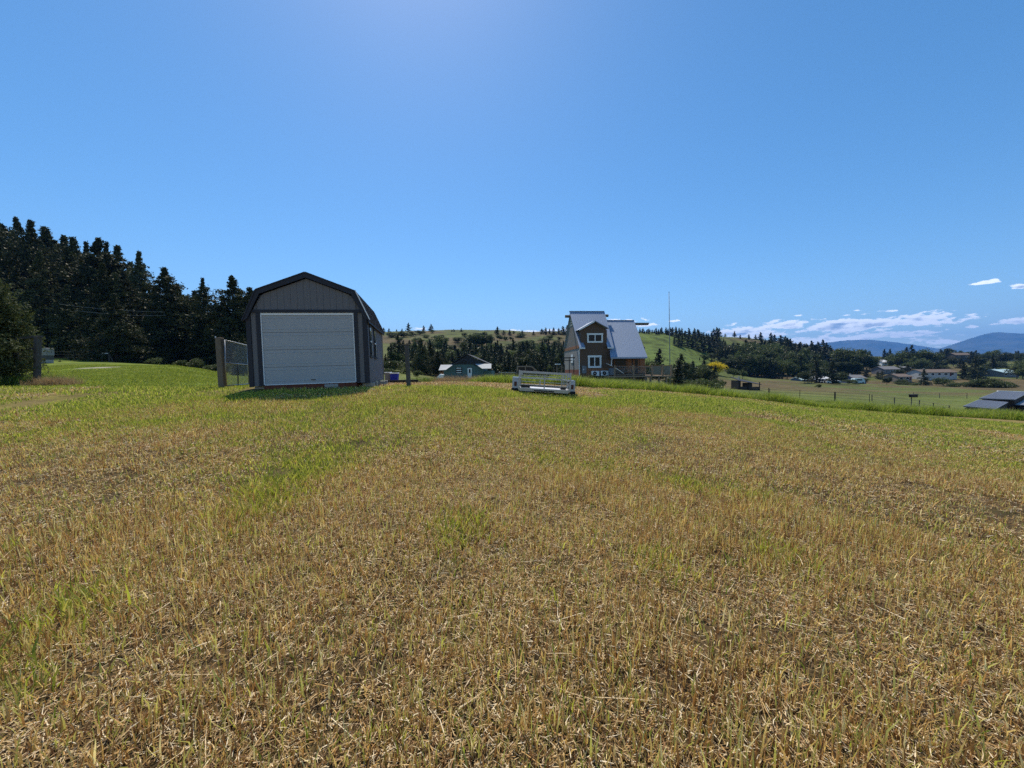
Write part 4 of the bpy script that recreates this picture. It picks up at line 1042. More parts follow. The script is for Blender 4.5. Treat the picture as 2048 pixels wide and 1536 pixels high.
# ------------------------------------------------------------------ timber house
def build_house():
    Y0 = 45.0; phi = R(4.5)
    o, hit = frame_local(1158.8, 765, Y0, phi)
    e = empty('timber_house', o, phi, 'brown two-storey house with steep blue-grey metal roofs and a front dormer', 'house')

    def z7(X, Y_, b=0.0): return hit(1100 + X / 7.315, 580 + Y_ / 7.315, b)     # zoom coordinates of the detail view
    Lb = 8.0; half = 4.0
    aR, _ = z7(920, 1200); _, zev = z7(600, 845, -.5); aE0, _ = z7(430, 845, -.5)
    _, zridge = z7(500, 318, half)
    aRi0, _ = z7(283, 318, half); aRi1, _ = z7(790, 318, half)
    sl = (zridge - zev) / (half + .5)
    zb_ = -1.0
    # walls: front wall with dormer, gable walls
    zwe = zev + .5 * sl - .12
    aDl, _ = z7(450, 700); aDr, _ = z7(832, 700); _, zde = z7(600, 585); aDp, zdp = z7(652, 470)
    fw = MB().prism([(0, 0, zb_), (aR, 0, zb_), (aR, 0, zwe), (aDr, 0, zwe), (aDr, 0, zde), (aDp, 0, zdp - .05), (aDl, 0, zde), (aDl, 0, zwe), (0, 0, zwe)], (0, .2, 0)).build('front_wall', M_BROWN, e)
    # clapboard lines
    cb = MB(); z = -.2
    while z < zde - .1:
        x0, x1 = (0.02, aR - .02) if z < zwe else (aDl + .03, aDr - .03)
        cb.prism([(x0, -.02, z), (x0, -.004, z + .15), (x0, -.001, z + .15), (x0, -.001, z)], (x1 - x0, 0, 0)); z += .155
    cb.build('clapboard', M_BROWN, e)['kind'] = 'stuff'
    # left gable wall in bands of material
    def gable(a, t, z_lo, z_hi, m, nm):
        def lim(z):
            hb = half if z <= zwe else half * max(0, (zridge - .25 - z)) / (zridge - .25 - zwe)
            return half - hb, half + hb
        zs = [z_lo] + ([zwe] if z_lo < zwe < z_hi else []) + [z_hi]
        lft = [(a, lim(z)[0], z) for z in zs]; rgt = [(a, lim(z)[1], z) for z in zs[::-1]]
        pts = lft + rgt; pts = [(p[0], p[1] + .003, p[2]) for p in pts]
        return MB().prism(pts, (t, 0, 0)).build(nm, m, e)
    _, zA = z7(320, 1165); _, zB = z7(320, 850); _, zC = z7(320, 805); _, zD = z7(320, 520, 2.5)
    gable(0, .15, zb_, zA, M_BRICKR, 'brick_band'); gable(0, .15, zA + .005, zB, M_PALE, 'plaster_band'); gable(-.03, .18, zB + .005, zC, M_CEDAR, 'timber_band')
    gable(0, .15, zC + .005, zD, M_SHING, 'gable_wall'); gable(.02, .13, zD + .005, zridge - .3, mat('green_grey_siding', (.22, .25, .22), rough=.8), 'gable_top_siding')
    sd = MB()
    for k in range(4): sd.prism([(.0, half - 1.4 + k * .3, zD + .1 + k * .32), (-.02, half - 1.4 + k * .3, zD + .1 + k * .32), (-.0, half - 1.4 + k * .3, zD + .35 + k * .32)], (0, 2.6 - k * .6, 0))
    sd.build('gable_clapboard', mat('green_grey_siding', (.22, .25, .22)), e)['kind'] = 'stuff'
    gable(aR - .15, .15, zb_, zridge - .3, M_BROWN, 'gable_wall')
    # windows in the gable wall
    MB().box(-.04, -.002, 3.0, 4.0, zB - 1.6, zB - .6).build('window', M_WHITE, e)
    # main roof, front slope as three pieces round the dormer, and the back slope
    def roof_pt(a, b): return (a, b, zev + (b + .5) * sl)
    def rib_roof(quad, nm, n, t=.06):
        a, b, c, d = map(Vector, quad)      # a-b eave, c-d ridge (d above a)
        r_ = MB().slab(a, b, c, d, t).build(nm, M_METROOF, e)
        mb = MB(); nn = (b - a).cross(d - a).normalized() * (t + .012)
        for k in range(n + 1):
            s = k / n; mb.bar(a.lerp(b, s) + nn, d.lerp(c, s) + nn, .035, .03)
        rb = mb.build('standing_seam', M_METROOF, r_); rb['kind'] = 'stuff'
        return r_
    aL = aE0; aE1, _ = z7(930, 845, -.5); bd = (zde - zev) / sl - .5
    a_lo, _ = z7(512, 845, -.5); a_hi = aDl - .02
    tR0, tR1 = aRi0, aRi1
    rib_roof([roof_pt(aL, -.5), roof_pt(a_lo, -.5), roof_pt(a_hi, bd), roof_pt(aL + (tR0 - aL) * .5, bd)], 'roof_lower_left', 3)
    a2, _ = z7(840, 845, -.5)
    rib_roof([roof_pt(a2, -.5), roof_pt(aE1, -.5), roof_pt(aE1 + (tR1 - aE1) * .5, bd), roof_pt(aDr + .02, bd)], 'roof_lower_right', 2)
    rib_roof([roof_pt(aL + (tR0 - aL) * .5, bd), roof_pt(aE1 + (tR1 - aE1) * .5, bd), roof_pt(tR1, half), roof_pt(tR0, half)], 'roof_upper', 16)
    MB().slab((-.1, half, zridge), (tR1, half, zridge), (tR1, Lb + .1, zev + .3), (-.1, Lb + .1, zev + .3), .06).build('roof_back', M_METROOF, e)
    MB().bar((tR0 - .02, half, zridge + .05), (tR1 + .02, half, zridge + .05), .3, .05).build('ridge_cap', M_METROOF, e)
    MB().box(aL, a_lo, -.56, -.50, zev - .12, zev + .03).build('fascia', M_WHITE, e)
    MB().box(a2, aE1, -.56, -.50, zev - .10, zev + .03).build('fascia', M_WHITE, e)
    # dormer
    al, zl = z7(428, 582, -.35); ar, zr = z7(857, 562, -.35); ap, zp = z7(655, 452, -.35)
    def dorm(a0, z0, nm):
        bk0 = (z0 - zev) / sl - .5; bk1 = (zp - zev) / sl - .5
        q = [(a0, -.35, z0), (ap, -.35, zp), (ap, bk1 + .05, zp), (a0, bk0 + .05, z0)]
        if a0 > ap: q = [q[1], q[0], q[3], q[2]]
        MB().slab(*q, .06).build(nm, M_METROOF, e)
        MB().prism([(a0, -.36, z0), (ap, -.36, zp), (ap, -.36, zp - .12), (a0, -.36, z0 - .10)], (0, .03, 0)).build('dormer_fascia', M_WHITE if a0 < ap else M_BROWN, e)
    dorm(al, zl, 'dormer_roof_left'); dorm(ar, zr, 'dormer_roof_right')
    for a in (aDl, aDr - .12):
        b1 = (zde - zev) / sl - .5
        MB().prism([(a, .2, zwe - .1), (a, .2, zde), (a, b1, zde), (a, .3, zwe - .1)], (.12, 0, 0)).build('dormer_cheek', M_BROWN, e)
    # ridge logs
    for (X0, X1, Yc) in ((222, 330, 386), (760, 852, 376)):
        p = z7(X0, Yc, half - .2); q = z7(X1, Yc, half - .2)
        MB().tube([(p[0], half - .2, p[1]), (q[0], half - .2, q[1])], .17, 12).build('ridge_log', M_WOOD, e)
    p = z7(545, 440, half - 1.3); q = z7(545, 500, half - 1.3); MB().tube([(p[0], half - 1.9, p[1]), (p[0], half - 1.9, q[1] - .6)], .05, 8).build('vent_pipe', M_WHITE, e)
    # windows
    def window(X0, Y0_, X1, Y1_, tw, b=0.0, mull=True):
        a0, z1 = z7(X0, Y0_, b); a1, z0 = z7(X1, Y1_, b)
        mb = MB(); mb.box(a0 - .04, a1 + .04, b - .07, b - .022, z1 - tw, z1 + .02).box(a0, a0 + tw, b - .06, b - .022, z0 + tw, z1 - tw - .002).box(a1 - tw, a1, b - .06, b - .022, z0 + tw, z1 - tw - .002).box(a0, a1, b - .065, b - .022, z0, z0 + tw - .002)
        w = mb.build('window', M_WHITE, e); c = (a0 + a1) / 2
        MB().box(c - .05, c + .05, b - .055, b - .022, z0 + tw, z1 - tw - .004).build('mullion', M_WHITE, w)
        for x0, x1 in ((a0 + tw + .002, c - .052), (c + .052, a1 - tw - .002)): MB().box(x0, x1, b - .035, b - .025, z0 + tw, z1 - tw - .002).build('pane', M_GLASS, w)
    window(543, 636, 772, 770, .17); window(555, 960, 750, 1138, .20)
    # cedar skirt, meter box, downpipes
    a0, z1 = z7(525, 1150); a1, z0 = z7(900, 1330)
    nb = 14
    for k in range(nb):
        x0 = a0 + (a1 - a0) * k / nb; MB().box(x0 + .008, x0 + (a1 - a0) / nb - .008, -.05, -.023, zb_, z1).build('cedar_board', M_CEDAR, e)
    a0, z1 = z7(462, 1110); a1, z0 = z7(528, 1222); mb_ = MB().box(a0, a1, -.16, -.023, z0, z1).build('meter_box', mat('grey_enamel', (.16, .17, .19), rough=.5), e, bevel=.02)
    p = z7(485, 1165); MB().tube([(p[0], -.20, p[1]), (p[0], -.161, p[1])], .06, 10).build('meter_dial', M_WHITE, mb_)
    a, z1 = z7(428, 850, -.2); _, z0 = z7(438, 1325, -.2); b_, _ = z7(438, 1325, -.2)
    MB().tube([(a + .12, -.5, z1 + .05), (a, -.12, z1 - .3), (b_ - .02, -.12, z0)], .05, 8).build('downpipe', M_WHITE, e)
    a, z1 = z7(910, 1000, -.6); c_, z2 = z7(900, 1110, -.6); d_, z3 = z7(815, 1080, -.6)
    MB().tube([(a + .05, -.6, z1), (c_, -.6, z1 - .25), (c_, -.6, z2)], .05, 8).build('downpipe', M_WHITE, e)
    MB().slab((d_, -.9, z3), (c_, -.9, z2 - .04), (c_, -.35, z2 - .04), (d_, -.35, z3), .05).build('hatch_roof', M_STEEL, e)
    # porch wing
    aW0 = aR + .003; aW1, _ = z7(1390, 1100, .4)
    _, zpe = z7(1100, 988, -1.1); _, zpr = z7(1000, 450, half); ar0, _ = z7(828, 450, half); ar1, _ = z7(1222, 450, half); ae0, _ = z7(885, 985, -1.1); ae1, _ = z7(1420, 975, -1.1)
    rib_roof([(ae0, -1.1, zpe), (ae1, -1.1, zpe), (ar1, half, zpr), (ar0, half, zpr)], 'porch_roof', 22)
    MB().slab((ar0, half, zpr), (ar1, half, zpr), (ar1, Lb + .4, zpr - 3.2), (ar0, Lb + .4, zpr - 3.2), .06).build('porch_roof_back', M_METROOF, e)
    MB().box(ae0, ae1, -1.17, -1.10, zpe - .12, zpe + .03).build('gutter', M_METROOF, e)
    MB().bar((ar0, half, zpr + .05), (ar1 + .02, half, zpr + .05), .3, .05).build('ridge_cap', M_METROOF, e)
    p = z7(1225, 497, half - .3); q = z7(1450, 497, half - .3); MB().prism([(p[0] - .3, half - .4, p[1] - .14), (q[0] - .15, half - .4, p[1] - .14), (q[0], half - .4, p[1] + .14), (p[0] - .3, half - .4, p[1] + .14)], (0, .3, 0)).build('ridge_beam', M_WOOD, e)
    _, zfl = z7(1100, 1255, .4)
    slw = (zpr - zpe) / (half + 1.1); zwt = zpe + 1.5 * slw - .15
    MB().prism([(aW0, .4, zb_ - .6), (aW1, .4, zb_ - .6), (aW1, .4, zwt), (aW0, .4, zwt)], (0, .15, 0)).build('porch_wall', mat('dark_brown_boards', (.075, .05, .035), rough=.85, var=.2, stretch=(9, 9, .7)), e)
    MB().prism([(aW1 - .15, .56, zb_ - .6), (aW1 - .15, Lb, zb_ - .6), (aW1 - .15, Lb, zwt), (aW1 - .15, half, zpr - .3), (aW1 - .15, .56, zwt)], (.15, 0, 0)).build('gable_wall', M_BROWN, e)
    def panel(X0, Y0_, X1, Y1_, m, nm, b=.4, t=.03):
        a0, z1 = z7(X0, Y0_, b); a1, z0 = z7(X1, Y1_, b); return MB().box(a0, a1, b - t, b - .003, z0, z1).build(nm, m, e)
    w = panel(940, 1003, 1120, 1160, M_CEDAR, 'window_frame'); panel(950, 1010, 1108, 1150, M_GLASS, 'picture_window', t=.045)
    panel(1130, 1003, 1192, 1210, M_CEDAR, 'wall_panel'); panel(1310, 1003, 1388, 1210, M_CEDAR, 'wall_panel'); d = panel(1215, 1003, 1300, 1245, M_CEDAR, 'door'); panel(1238, 1015, 1285, 1130, M_GLASS, 'door_glass', t=.045); panel(1238, 1145, 1285, 1235, M_DARK, 'door_panel', t=.04)
    # heat pumps: separate things standing on a bracket
    # deck
    dk = empty('deck', o, phi, 'raised timber deck with railing running right from the house', 'deck')
    bD = -2.2
    d0, zd1 = z7(620, 1268, bD); d1, zd2 = z7(1785, 1248, bD); zd = (zd1 + zd2) / 2
    MB().box(d0, d1, bD, bD + .05, zd - .14, zd + .0).build('rim_joist', M_DECKW, dk)
    nbd = 20
    for k in range(nbd):
        b0 = bD + .06 + k * (2.5) / nbd; MB().box(d0, d1, b0 + .008, b0 + 2.5 / nbd - .008, zd - .02, zd + .01).build('deck_board', M_DECKW, dk)
    d2 = aW1 + .01
    MB().box(d2, d1, .4, 5.0, zd - .1, zd + .01).build('deck_floor', M_DECKW, dk)
    for X in (1395, 1470, 1590, 1700, 1225, 1060):
        a, _ = z7(X, 1300, bD + .2)
        w_ = .34 if X == 1395 else .16
        px_, _ = topix(Matrix.Rotation(phi, 4, 'Z').to_3x3() @ Vector((a, bD + .2, 0)) + o)
        wp = Matrix.Rotation(phi, 4, 'Z').to_3x3() @ Vector((a, bD + .2, 0)) + o
        MB().box(a - w_ / 2, a + w_ / 2, bD + .1, bD + .1 + w_, gz(wp.x, wp.y) - o.z - .2, zd - .15).build('support_post', M_DECKW if X != 1395 else M_WOOD, dk)
    _, zrl = z7(1300, 1106, bD)
    rp = [945, 1218, 1490, 1648, 1778]; ra = [z7(X, 1150, bD + .1)[0] for X in rp]
    for a in ra: MB().box(a - .07, a + .07, bD + .04, bD + .18, zd + .012, zrl + .05).build('railing_post', M_DECKW, dk)
    for i in range(4):
        MB().box(ra[i] + .072, ra[i + 1] - .072, bD + .06, bD + .16, zrl - .05, zrl).build('handrail', M_CEDAR, dk)
        MB().box(ra[i] + .072, ra[i + 1] - .072, bD + .08, bD + .13, zd + .10, zd + .15).build('bottom_rail', M_DECKW, dk)
        a0, a1 = ra[i] + .15, ra[i + 1] - .15
        if i >= 2: 
            MB().box(a0, a1, bD + .10, bD + .11, zd + .16, zrl - .06).build('glass_panel', mat('smoky_glass', (.10, .12, .11), rough=.15, var=.3, scale=2), dk)
        else:
            n = 7
            for k in range(n): z = zd + .2 + (zrl - zd - .3) * k / (n - 1); MB().bar((a0 - .07, bD + .11, z), (a1 + .07, bD + .11, z), .012).build('cable', M_STEEL, dk)
    # right end railing of the deck
    for b in (.2, 2.6, 4.9): MB().box(ra[-1] - .07, ra[-1] + .07, b - .07, b + .07, zd + .012, zrl + .05).build('railing_post', M_DECKW, dk)
    MB().box(ra[-1] - .05, ra[-1] + .05, bD + .2, 4.8, zrl - .05, zrl).build('handrail', M_CEDAR, dk)
    # stuff below the deck
    sk = MB()
    a0, _ = z7(900, 1300, bD + .8); a1, _ = z7(1400, 1300, bD + .8)
    # skirt boards under the deck
    for k in range(20):
        x0 = a0 + (a1 - a0) * k / 20; MB().box(x0 + .01, x0 + (a1 - a0) / 20 - .01, bD + .8, bD + .83, zb_ - .8, zd - .16).build('skirt_board', M_DARK, dk)
    # slanting pale board and deck clutter
    p = z7(935, 1135, -1.2); q = z7(1070, 1222, -1.2)
    s = MB().slab((p[0], -1.3, p[1]), (q[0], -1.3, q[1]), (q[0], -.9, q[1]), (p[0], -.9, p[1]), .08)
    s_ = s.build('slide', M_STEEL, None); s_.location = o; s_.rotation_euler = (0, 0, phi); tag(s_, 'pale slanting slide board on the deck beside the porch', 'slide')
    p = z7(875, 1145, -1.2); q = z7(935, 1245, -1.2); c = MB().box(p[0], q[0], -1.3, -.7, q[1], p[1]).build('cabinet', mat('grey_enamel', (.16, .17, .19)), None, bevel=.02); c.location = o; c.rotation_euler = (0, 0, phi); tag(c, 'grey box standing on the deck at the wall right of the heat pumps', 'box')
    # table and chairs, dark on the porch
    p = z7(1130, 1190, -.8)
    t = empty('patio_table', Matrix.Rotation(phi, 4, 'Z').to_3x3() @ Vector((p[0], -.8, zd + .012)) + o, phi, 'dark patio table on the porch deck in front of the picture window', 'table')
    MB().box(-.7, .7, -.35, .35, .70, .74).build('tabletop', M_DARK, t)
    for x in (-.6, .6):
        for y in (-.28, .28): MB().box(x - .025, x + .025, y - .025, y + .025, 0, .698).build('leg', M_DARK, t)
    # heat pumps
    for (X0, Y0_, X1, Y1_, lb) in ((612, 1186, 722, 1256, 'left heat pump unit with round fan grille on the house wall'), (750, 1181, 862, 1251, 'right heat pump unit with round fan grille, beside the grey box')):
        a0, z1 = z7(X0, Y0_, -.45); a1, z0 = z7(X1, Y1_, -.45)
        w0 = Matrix.Rotation(phi, 4, 'Z').to_3x3() @ Vector(((a0 + a1) / 2, -.3, z0)) + o
        h = empty('heat_pump', w0, phi, lb, 'heat pump', 'heat pump units on the house wall'); W_ = a1 - a0; H_ = z1 - z0
        MB().box(-W_ / 2, W_ / 2, -.15, .15, 0, H_).build('casing', M_PALE if False else M_WHITE, h, bevel=.02)
        MB().tube([(-.08, -.151, H_ / 2), (-.08, -.165, H_ / 2)], H_ * .40, 20).build('fan_grille', M_DARK, h)
        MB().tube([(-.08, -.166, H_ / 2), (-.08, -.172, H_ / 2)], H_ * .10, 12).build('fan_hub', M_STEEL, h)
        MB().box(-W_ / 2 + .05, W_ / 2 - .05, -.1, .27, -.06, -.005).build('bracket', M_DARK, h)
    # arbour at the left of the house
    p = z7(200, 995, 1.0); q = z7(375, 1000, -.5); _, zg = z7(300, 1170, 0)
    ar_ = empty('pergola', o, phi, 'dark pergola frame against the left gable wall of the house', 'pergola')
    ps = [(p[0], .8), (p[0] + .55, .5), (p[0] + 1.0, .2)]
    for (x, b) in ps: MB().box(x - .04, x + .04, b - .04, b + .04, zb_, p[1] - .08).build('pergola_post', M_DARK, ar_)
    MB().bar((p[0] - .2, .9, p[1]), (q[0], -.1, p[1]), .1, .12).build('beam', M_DARK, ar_)
    MB().bar((p[0] - .1, 1.4, p[1] - .3), (q[0] - .2, .3, p[1] - .3), .06, .08).build('beam', M_DARK, ar_)
    l = MB().tube([(0, 0, -.06), (0, 0, .06)], [.05, .08], 10).build('wall_lamp', M_WHITE); l.location = Matrix.Rotation(phi, 4, 'Z').to_3x3() @ Vector((q[0] - .1, -.2, q[1] - .15)) + o; tag(l, 'small white round lamp hanging at the right end of the pergola beam', 'lamp')
    # little wood frame further left
    w0 = spot(1116.5, 47); tp = P(1116, 728.5, 47).z - w0.z
    f = empty('wood_rack', (w0.x, w0.y, w0.z), phi, 'narrow timber rack with a pale roof board left of the pergola', 'rack')
    for x in (-.15, .45, .75): MB().box(x - .06, x + .06, -.06, .06, -.2, tp - .05).build('rack_post', M_WOOD, f)
    MB().box(-.35, .25, -.25, .25, tp - .045, tp + .06).build('roof_board', M_WHITE, f)
    MB().box(-.2, .85, -.05, .05, tp * .35, tp * .35 + .1).build('rack_rail', M_WOOD, f)
    # tall pole
    p = spot(1340, 52); t = P(1338, 585, 52)
    pl = empty('flag_pole', p, 0, 'tall thin bare pole right of the house, rising into the sky', 'pole')
    MB().tube([(0, 0, -.2), (-.02, 0, 4), (t.x - p.x, 0, t.z - p.z)], [.075, .06, .035], 8).build('pole', mat('grey_pole', (.20, .21, .22), rough=.6), pl, True)
    MB().tube([(t.x - p.x, 0, t.z - p.z), (t.x - p.x, 0, t.z - p.z + .12)], [.06, .03], 8).build('finial', M_STEEL, pl)
    # planting in front of the house
    g = 'weedy plants along the house wall'
    rr = random.Random(8)
    for i in range(26):
        px = 1142 + i * 6.3 + rr.uniform(-2, 2); Y = 41.8 + rr.uniform(-.6, .6) ; 
        tree('garden_plant', SHR, px, Y, h=rr.uniform(.5, 1.1), label='low weedy plant growing along the house wall and deck', cat='plant', group=g, width=.8)


build_house()


# ------------------------------------------------------------------ green cabin
def build_cabin():
    Y0 = 60; phi = R(-2)
    o, hit = frame_local(760 + 650 / 5.12, 770, Y0, phi)
    def z5(X, Y_, b=0.0): return hit(760 + X / 5.12, 620 + Y_ / 5.12, b)
    e = empty('green_cabin', o, phi, 'teal gabled cabin with black main roof and white metal side roofs', 'cabin')
    _, zl = z5(650, 612); aP, zP = z5(860, 518); aR_, zR = z5(1060, 602)
    MB().prism([(0, 0, -1.5), (aR_, 0, -1.5), (aR_, 0, zl), (aP, 0, zP), (0, 0, zl)], (0, 6, 0)).build('wall', M_TEAL, e)
    # boards
    n = 16
    for k in range(n):
        x0 = aR_ * k / n; x1 = aR_ * (k + 1) / n - .02; f = lambda a: zl + (zP - zl) * (a / aP if a < aP else (aR_ - a) / (aR_ - aP)) - .03
        MB().prism([(x0, -.002, -1.5), (x1, -.002, -1.5), (x1, -.002, f(x1)), (x0, -.002, f(x0))], (0, -.025, 0)).build('wall_board', M_TEAL, e)
    # black roof behind with higher peak
    a0, z0 = z5(715, 558, -.3); a1, z1 = z5(915, 452, 2.5); a2, z2 = z5(1120, 556, -.3)
    MB().slab((a0, -.3, z0), (a1, -.3 + 0, z1 - .15), (a1, 6.3, z1 - .15), (a0, 6.3, z0), .08).build('roof_left', M_ROOFD, e)
    MB().slab((a1, -.3, z1 - .15), (a2, -.3, z2), (a2, 6.3, z2), (a1, 6.3, z1 - .15), .08).build('roof_right', M_ROOFD, e)
    MB().prism([(a0 + .2, -.05, z0), (a2 - .2, -.05, z2), (a1, -.05, z1 - .25)], (0, .06, 0)).build('gable_infill', M_ROOFD, e)
    # front porch gable rafters
    for (p, q) in (((735, 562), (862, 505)), ((862, 505), (1075, 604))):
        u, v = z5(*p, -.5), z5(*q, -.5); MB().bar((u[0], -.5, u[1]), (v[0], -.5, v[1]), .06, .18).build('rake_board', M_ROOFD, e)
    u = z5(862, 478, -.5); v = z5(862, 560, -.5); MB().bar((u[0], -.5, u[1]), (u[0], -.5, v[1]), .08, .08).build('gable_post', M_DARK, e)
    MW = mat('white_metal_roof', (.42, .43, .44), rough=.8, var=.08)
    for c in (((603, 622), (745, 563), (620, 562)), ):
        p1 = z5(600, 620, -1.8); p2 = z5(655, 620, -1.8); p3 = z5(748, 563, -.5); p4 = z5(622, 563, -.5)
        MB().slab((p1[0], -1.8, p1[1]), (p2[0] + .3, -1.8, p1[1] + .05), (p3[0], -.5, p3[1]), (p4[0], -.5, p3[1]), .06).build('side_roof', MW, e)
    p1 = z5(1045, 603, -1.8); p2 = z5(1140, 603, -1.8); p3 = z5(1140, 552, -.5); p4 = z5(975, 555, -.5)
    MB().slab((p1[0], -1.8, p1[1]), (p2[0], -1.8, p1[1]), (p3[0], -.5, p4[1]), (p4[0], -.5, p4[1]), .06).build('side_roof', MW, e)
    MB().box(-.5, -.002, .3, 6, -1.5, zl - .3).build('side_wall', M_CEDAR, e)
    MB().box(aR_ + .003, aR_ + 1.2, .4, 6, -1.5, zl - .2).build('side_wall', M_TEAL, e)
    MB().box(-.06, .06, -.05, .0, -1.5, zl - .1).build('corner_trim', M_CEDAR, e)
    # window and door
    a0, z1 = z5(783, 592); a1, z0 = z5(834, 645)
    w = MB().box(a0 - .1, a1 + .1, -.06, -.028, z1, z1 + .1).box(a0 - .1, a1 + .1, -.06, -.028, z0 - .1, z0).box(a0 - .1, a0, -.06, -.028, z0 + .002, z1 - .002).box(a1, a1 + .1, -.06, -.028, z0 + .002, z1 - .002).build('window', M_DARK, e)
    MB().box(a0, a1, -.055, -.03, (z0 + z1) / 2 - .06, (z0 + z1) / 2 + .06).box(a0, a1, -.055, -.03, z1 - .12, z1).box(a0, a1, -.055, -.03, z0, z0 + .12).build('window_frame', M_WHITE, w)
    MB().box(a0 + .002, a1 - .002, -.045, -.028, z0 + .12, z1 - .12).build('pane', M_GLASS, w)
    a0, z1 = z5(897, 592); a1, z0 = z5(942, 700)
    d = MB().box(a0, a1, -.06, -.028, z0, z1).build('door', M_WHITE, e)
    MB().box(a0 + .2, a1 - .2, -.075, -.061, (z0 + z1) / 2, z1 - .2).build('door_glass', M_GLASS, d)
    MB().box(a0 - .1, a1 + .1, -.07, -.028, z1 + .002, z1 + .12).build('door_trim', M_DARK, d)
    # satellite dish / white cart left of cabin
    p = spot(878, 52); s = MB().prism([(-.6, 0, .15), (.45, 0, .15), (.55, 0, .95), (.1, 0, 1.0)], (0, .9, 0)).build('garden_cart', M_WHITE, None, bevel=.04); s.location = (p.x, p.y, P(878, 761, 52).z - .15); tag(s, 'small white covered cart beside the left wall of the teal cabin', 'cart')


build_cabin()


# ------------------------------------------------------------------ valley buildings
def valley_house(px0, px1, pyt, pyb, Y, wallm, roofm, label, depth=7, rz=0, rooff=.45, wins=3, name='valley_house', door=True):
    zb = P((px0 + px1) / 2, pyb, Y).z; a = P(px0, pyb, Y); b = P(px1, pyb, Y); W = b.x - a.x; zt = P((px0 + px1) / 2, pyt, Y).z - zb
    g = gz((a.x + b.x) / 2, Y)
    e = empty(name, ((a.x + b.x) / 2, Y, zb), rz, label, 'house'); hz = zt * (1 - rooff); low = min(-.3, g - zb - .5)
    MB().box(-W / 2 + .3, W / 2 - .3, -depth / 2, depth / 2, low, hz).build('wall', wallm, e)
    rm = MB(); t = .2
    for s in (-1, 1):
        rm = MB().slab((-W / 2, s * (depth / 2 + .5), hz - .05), (W / 2, s * (depth / 2 + .5), hz - .05), (W / 2, 0, zt), (-W / 2, 0, zt), .15 * -s); rm.build('roof_slope', roofm, e)
    for s in (-1, 1):
        x = s * (W / 2 - .3); MB().prism([(x, -depth / 2, hz + .003), (x, depth / 2, hz + .003), (x, 0, zt - .1)], (-s * .15, 0, 0)).build('gable', wallm, e)
    for k in range(wins):
        x = -W / 2 + W * (k + .6) / (wins + .4); w_ = min(1.6, W / (wins * 2.2)); zc = hz * .55
        w = MB().box(x - w_ / 2 - .12, x + w_ / 2 + .12, -depth / 2 - .06, -depth / 2 - .003, zc - .62, zc + .62).build('window', M_WHITE, e)
        MB().box(x - w_ / 2, x + w_ / 2, -depth / 2 - .09, -depth / 2 - .061, zc - .5, zc + .5).build('pane', M_GLASS, w)
    if door: MB().box(W * .28, W * .28 + .95, -depth / 2 - .07, -depth / 2 - .003, 0, min(2.05, hz * .9)).build('door', M_SKID, e)
    MB().box(-W * .2, -W * .2 + .6, .4, 1.0, zt - 1.0, zt + .7).build('chimney', M_BLOCK, e)
    return e


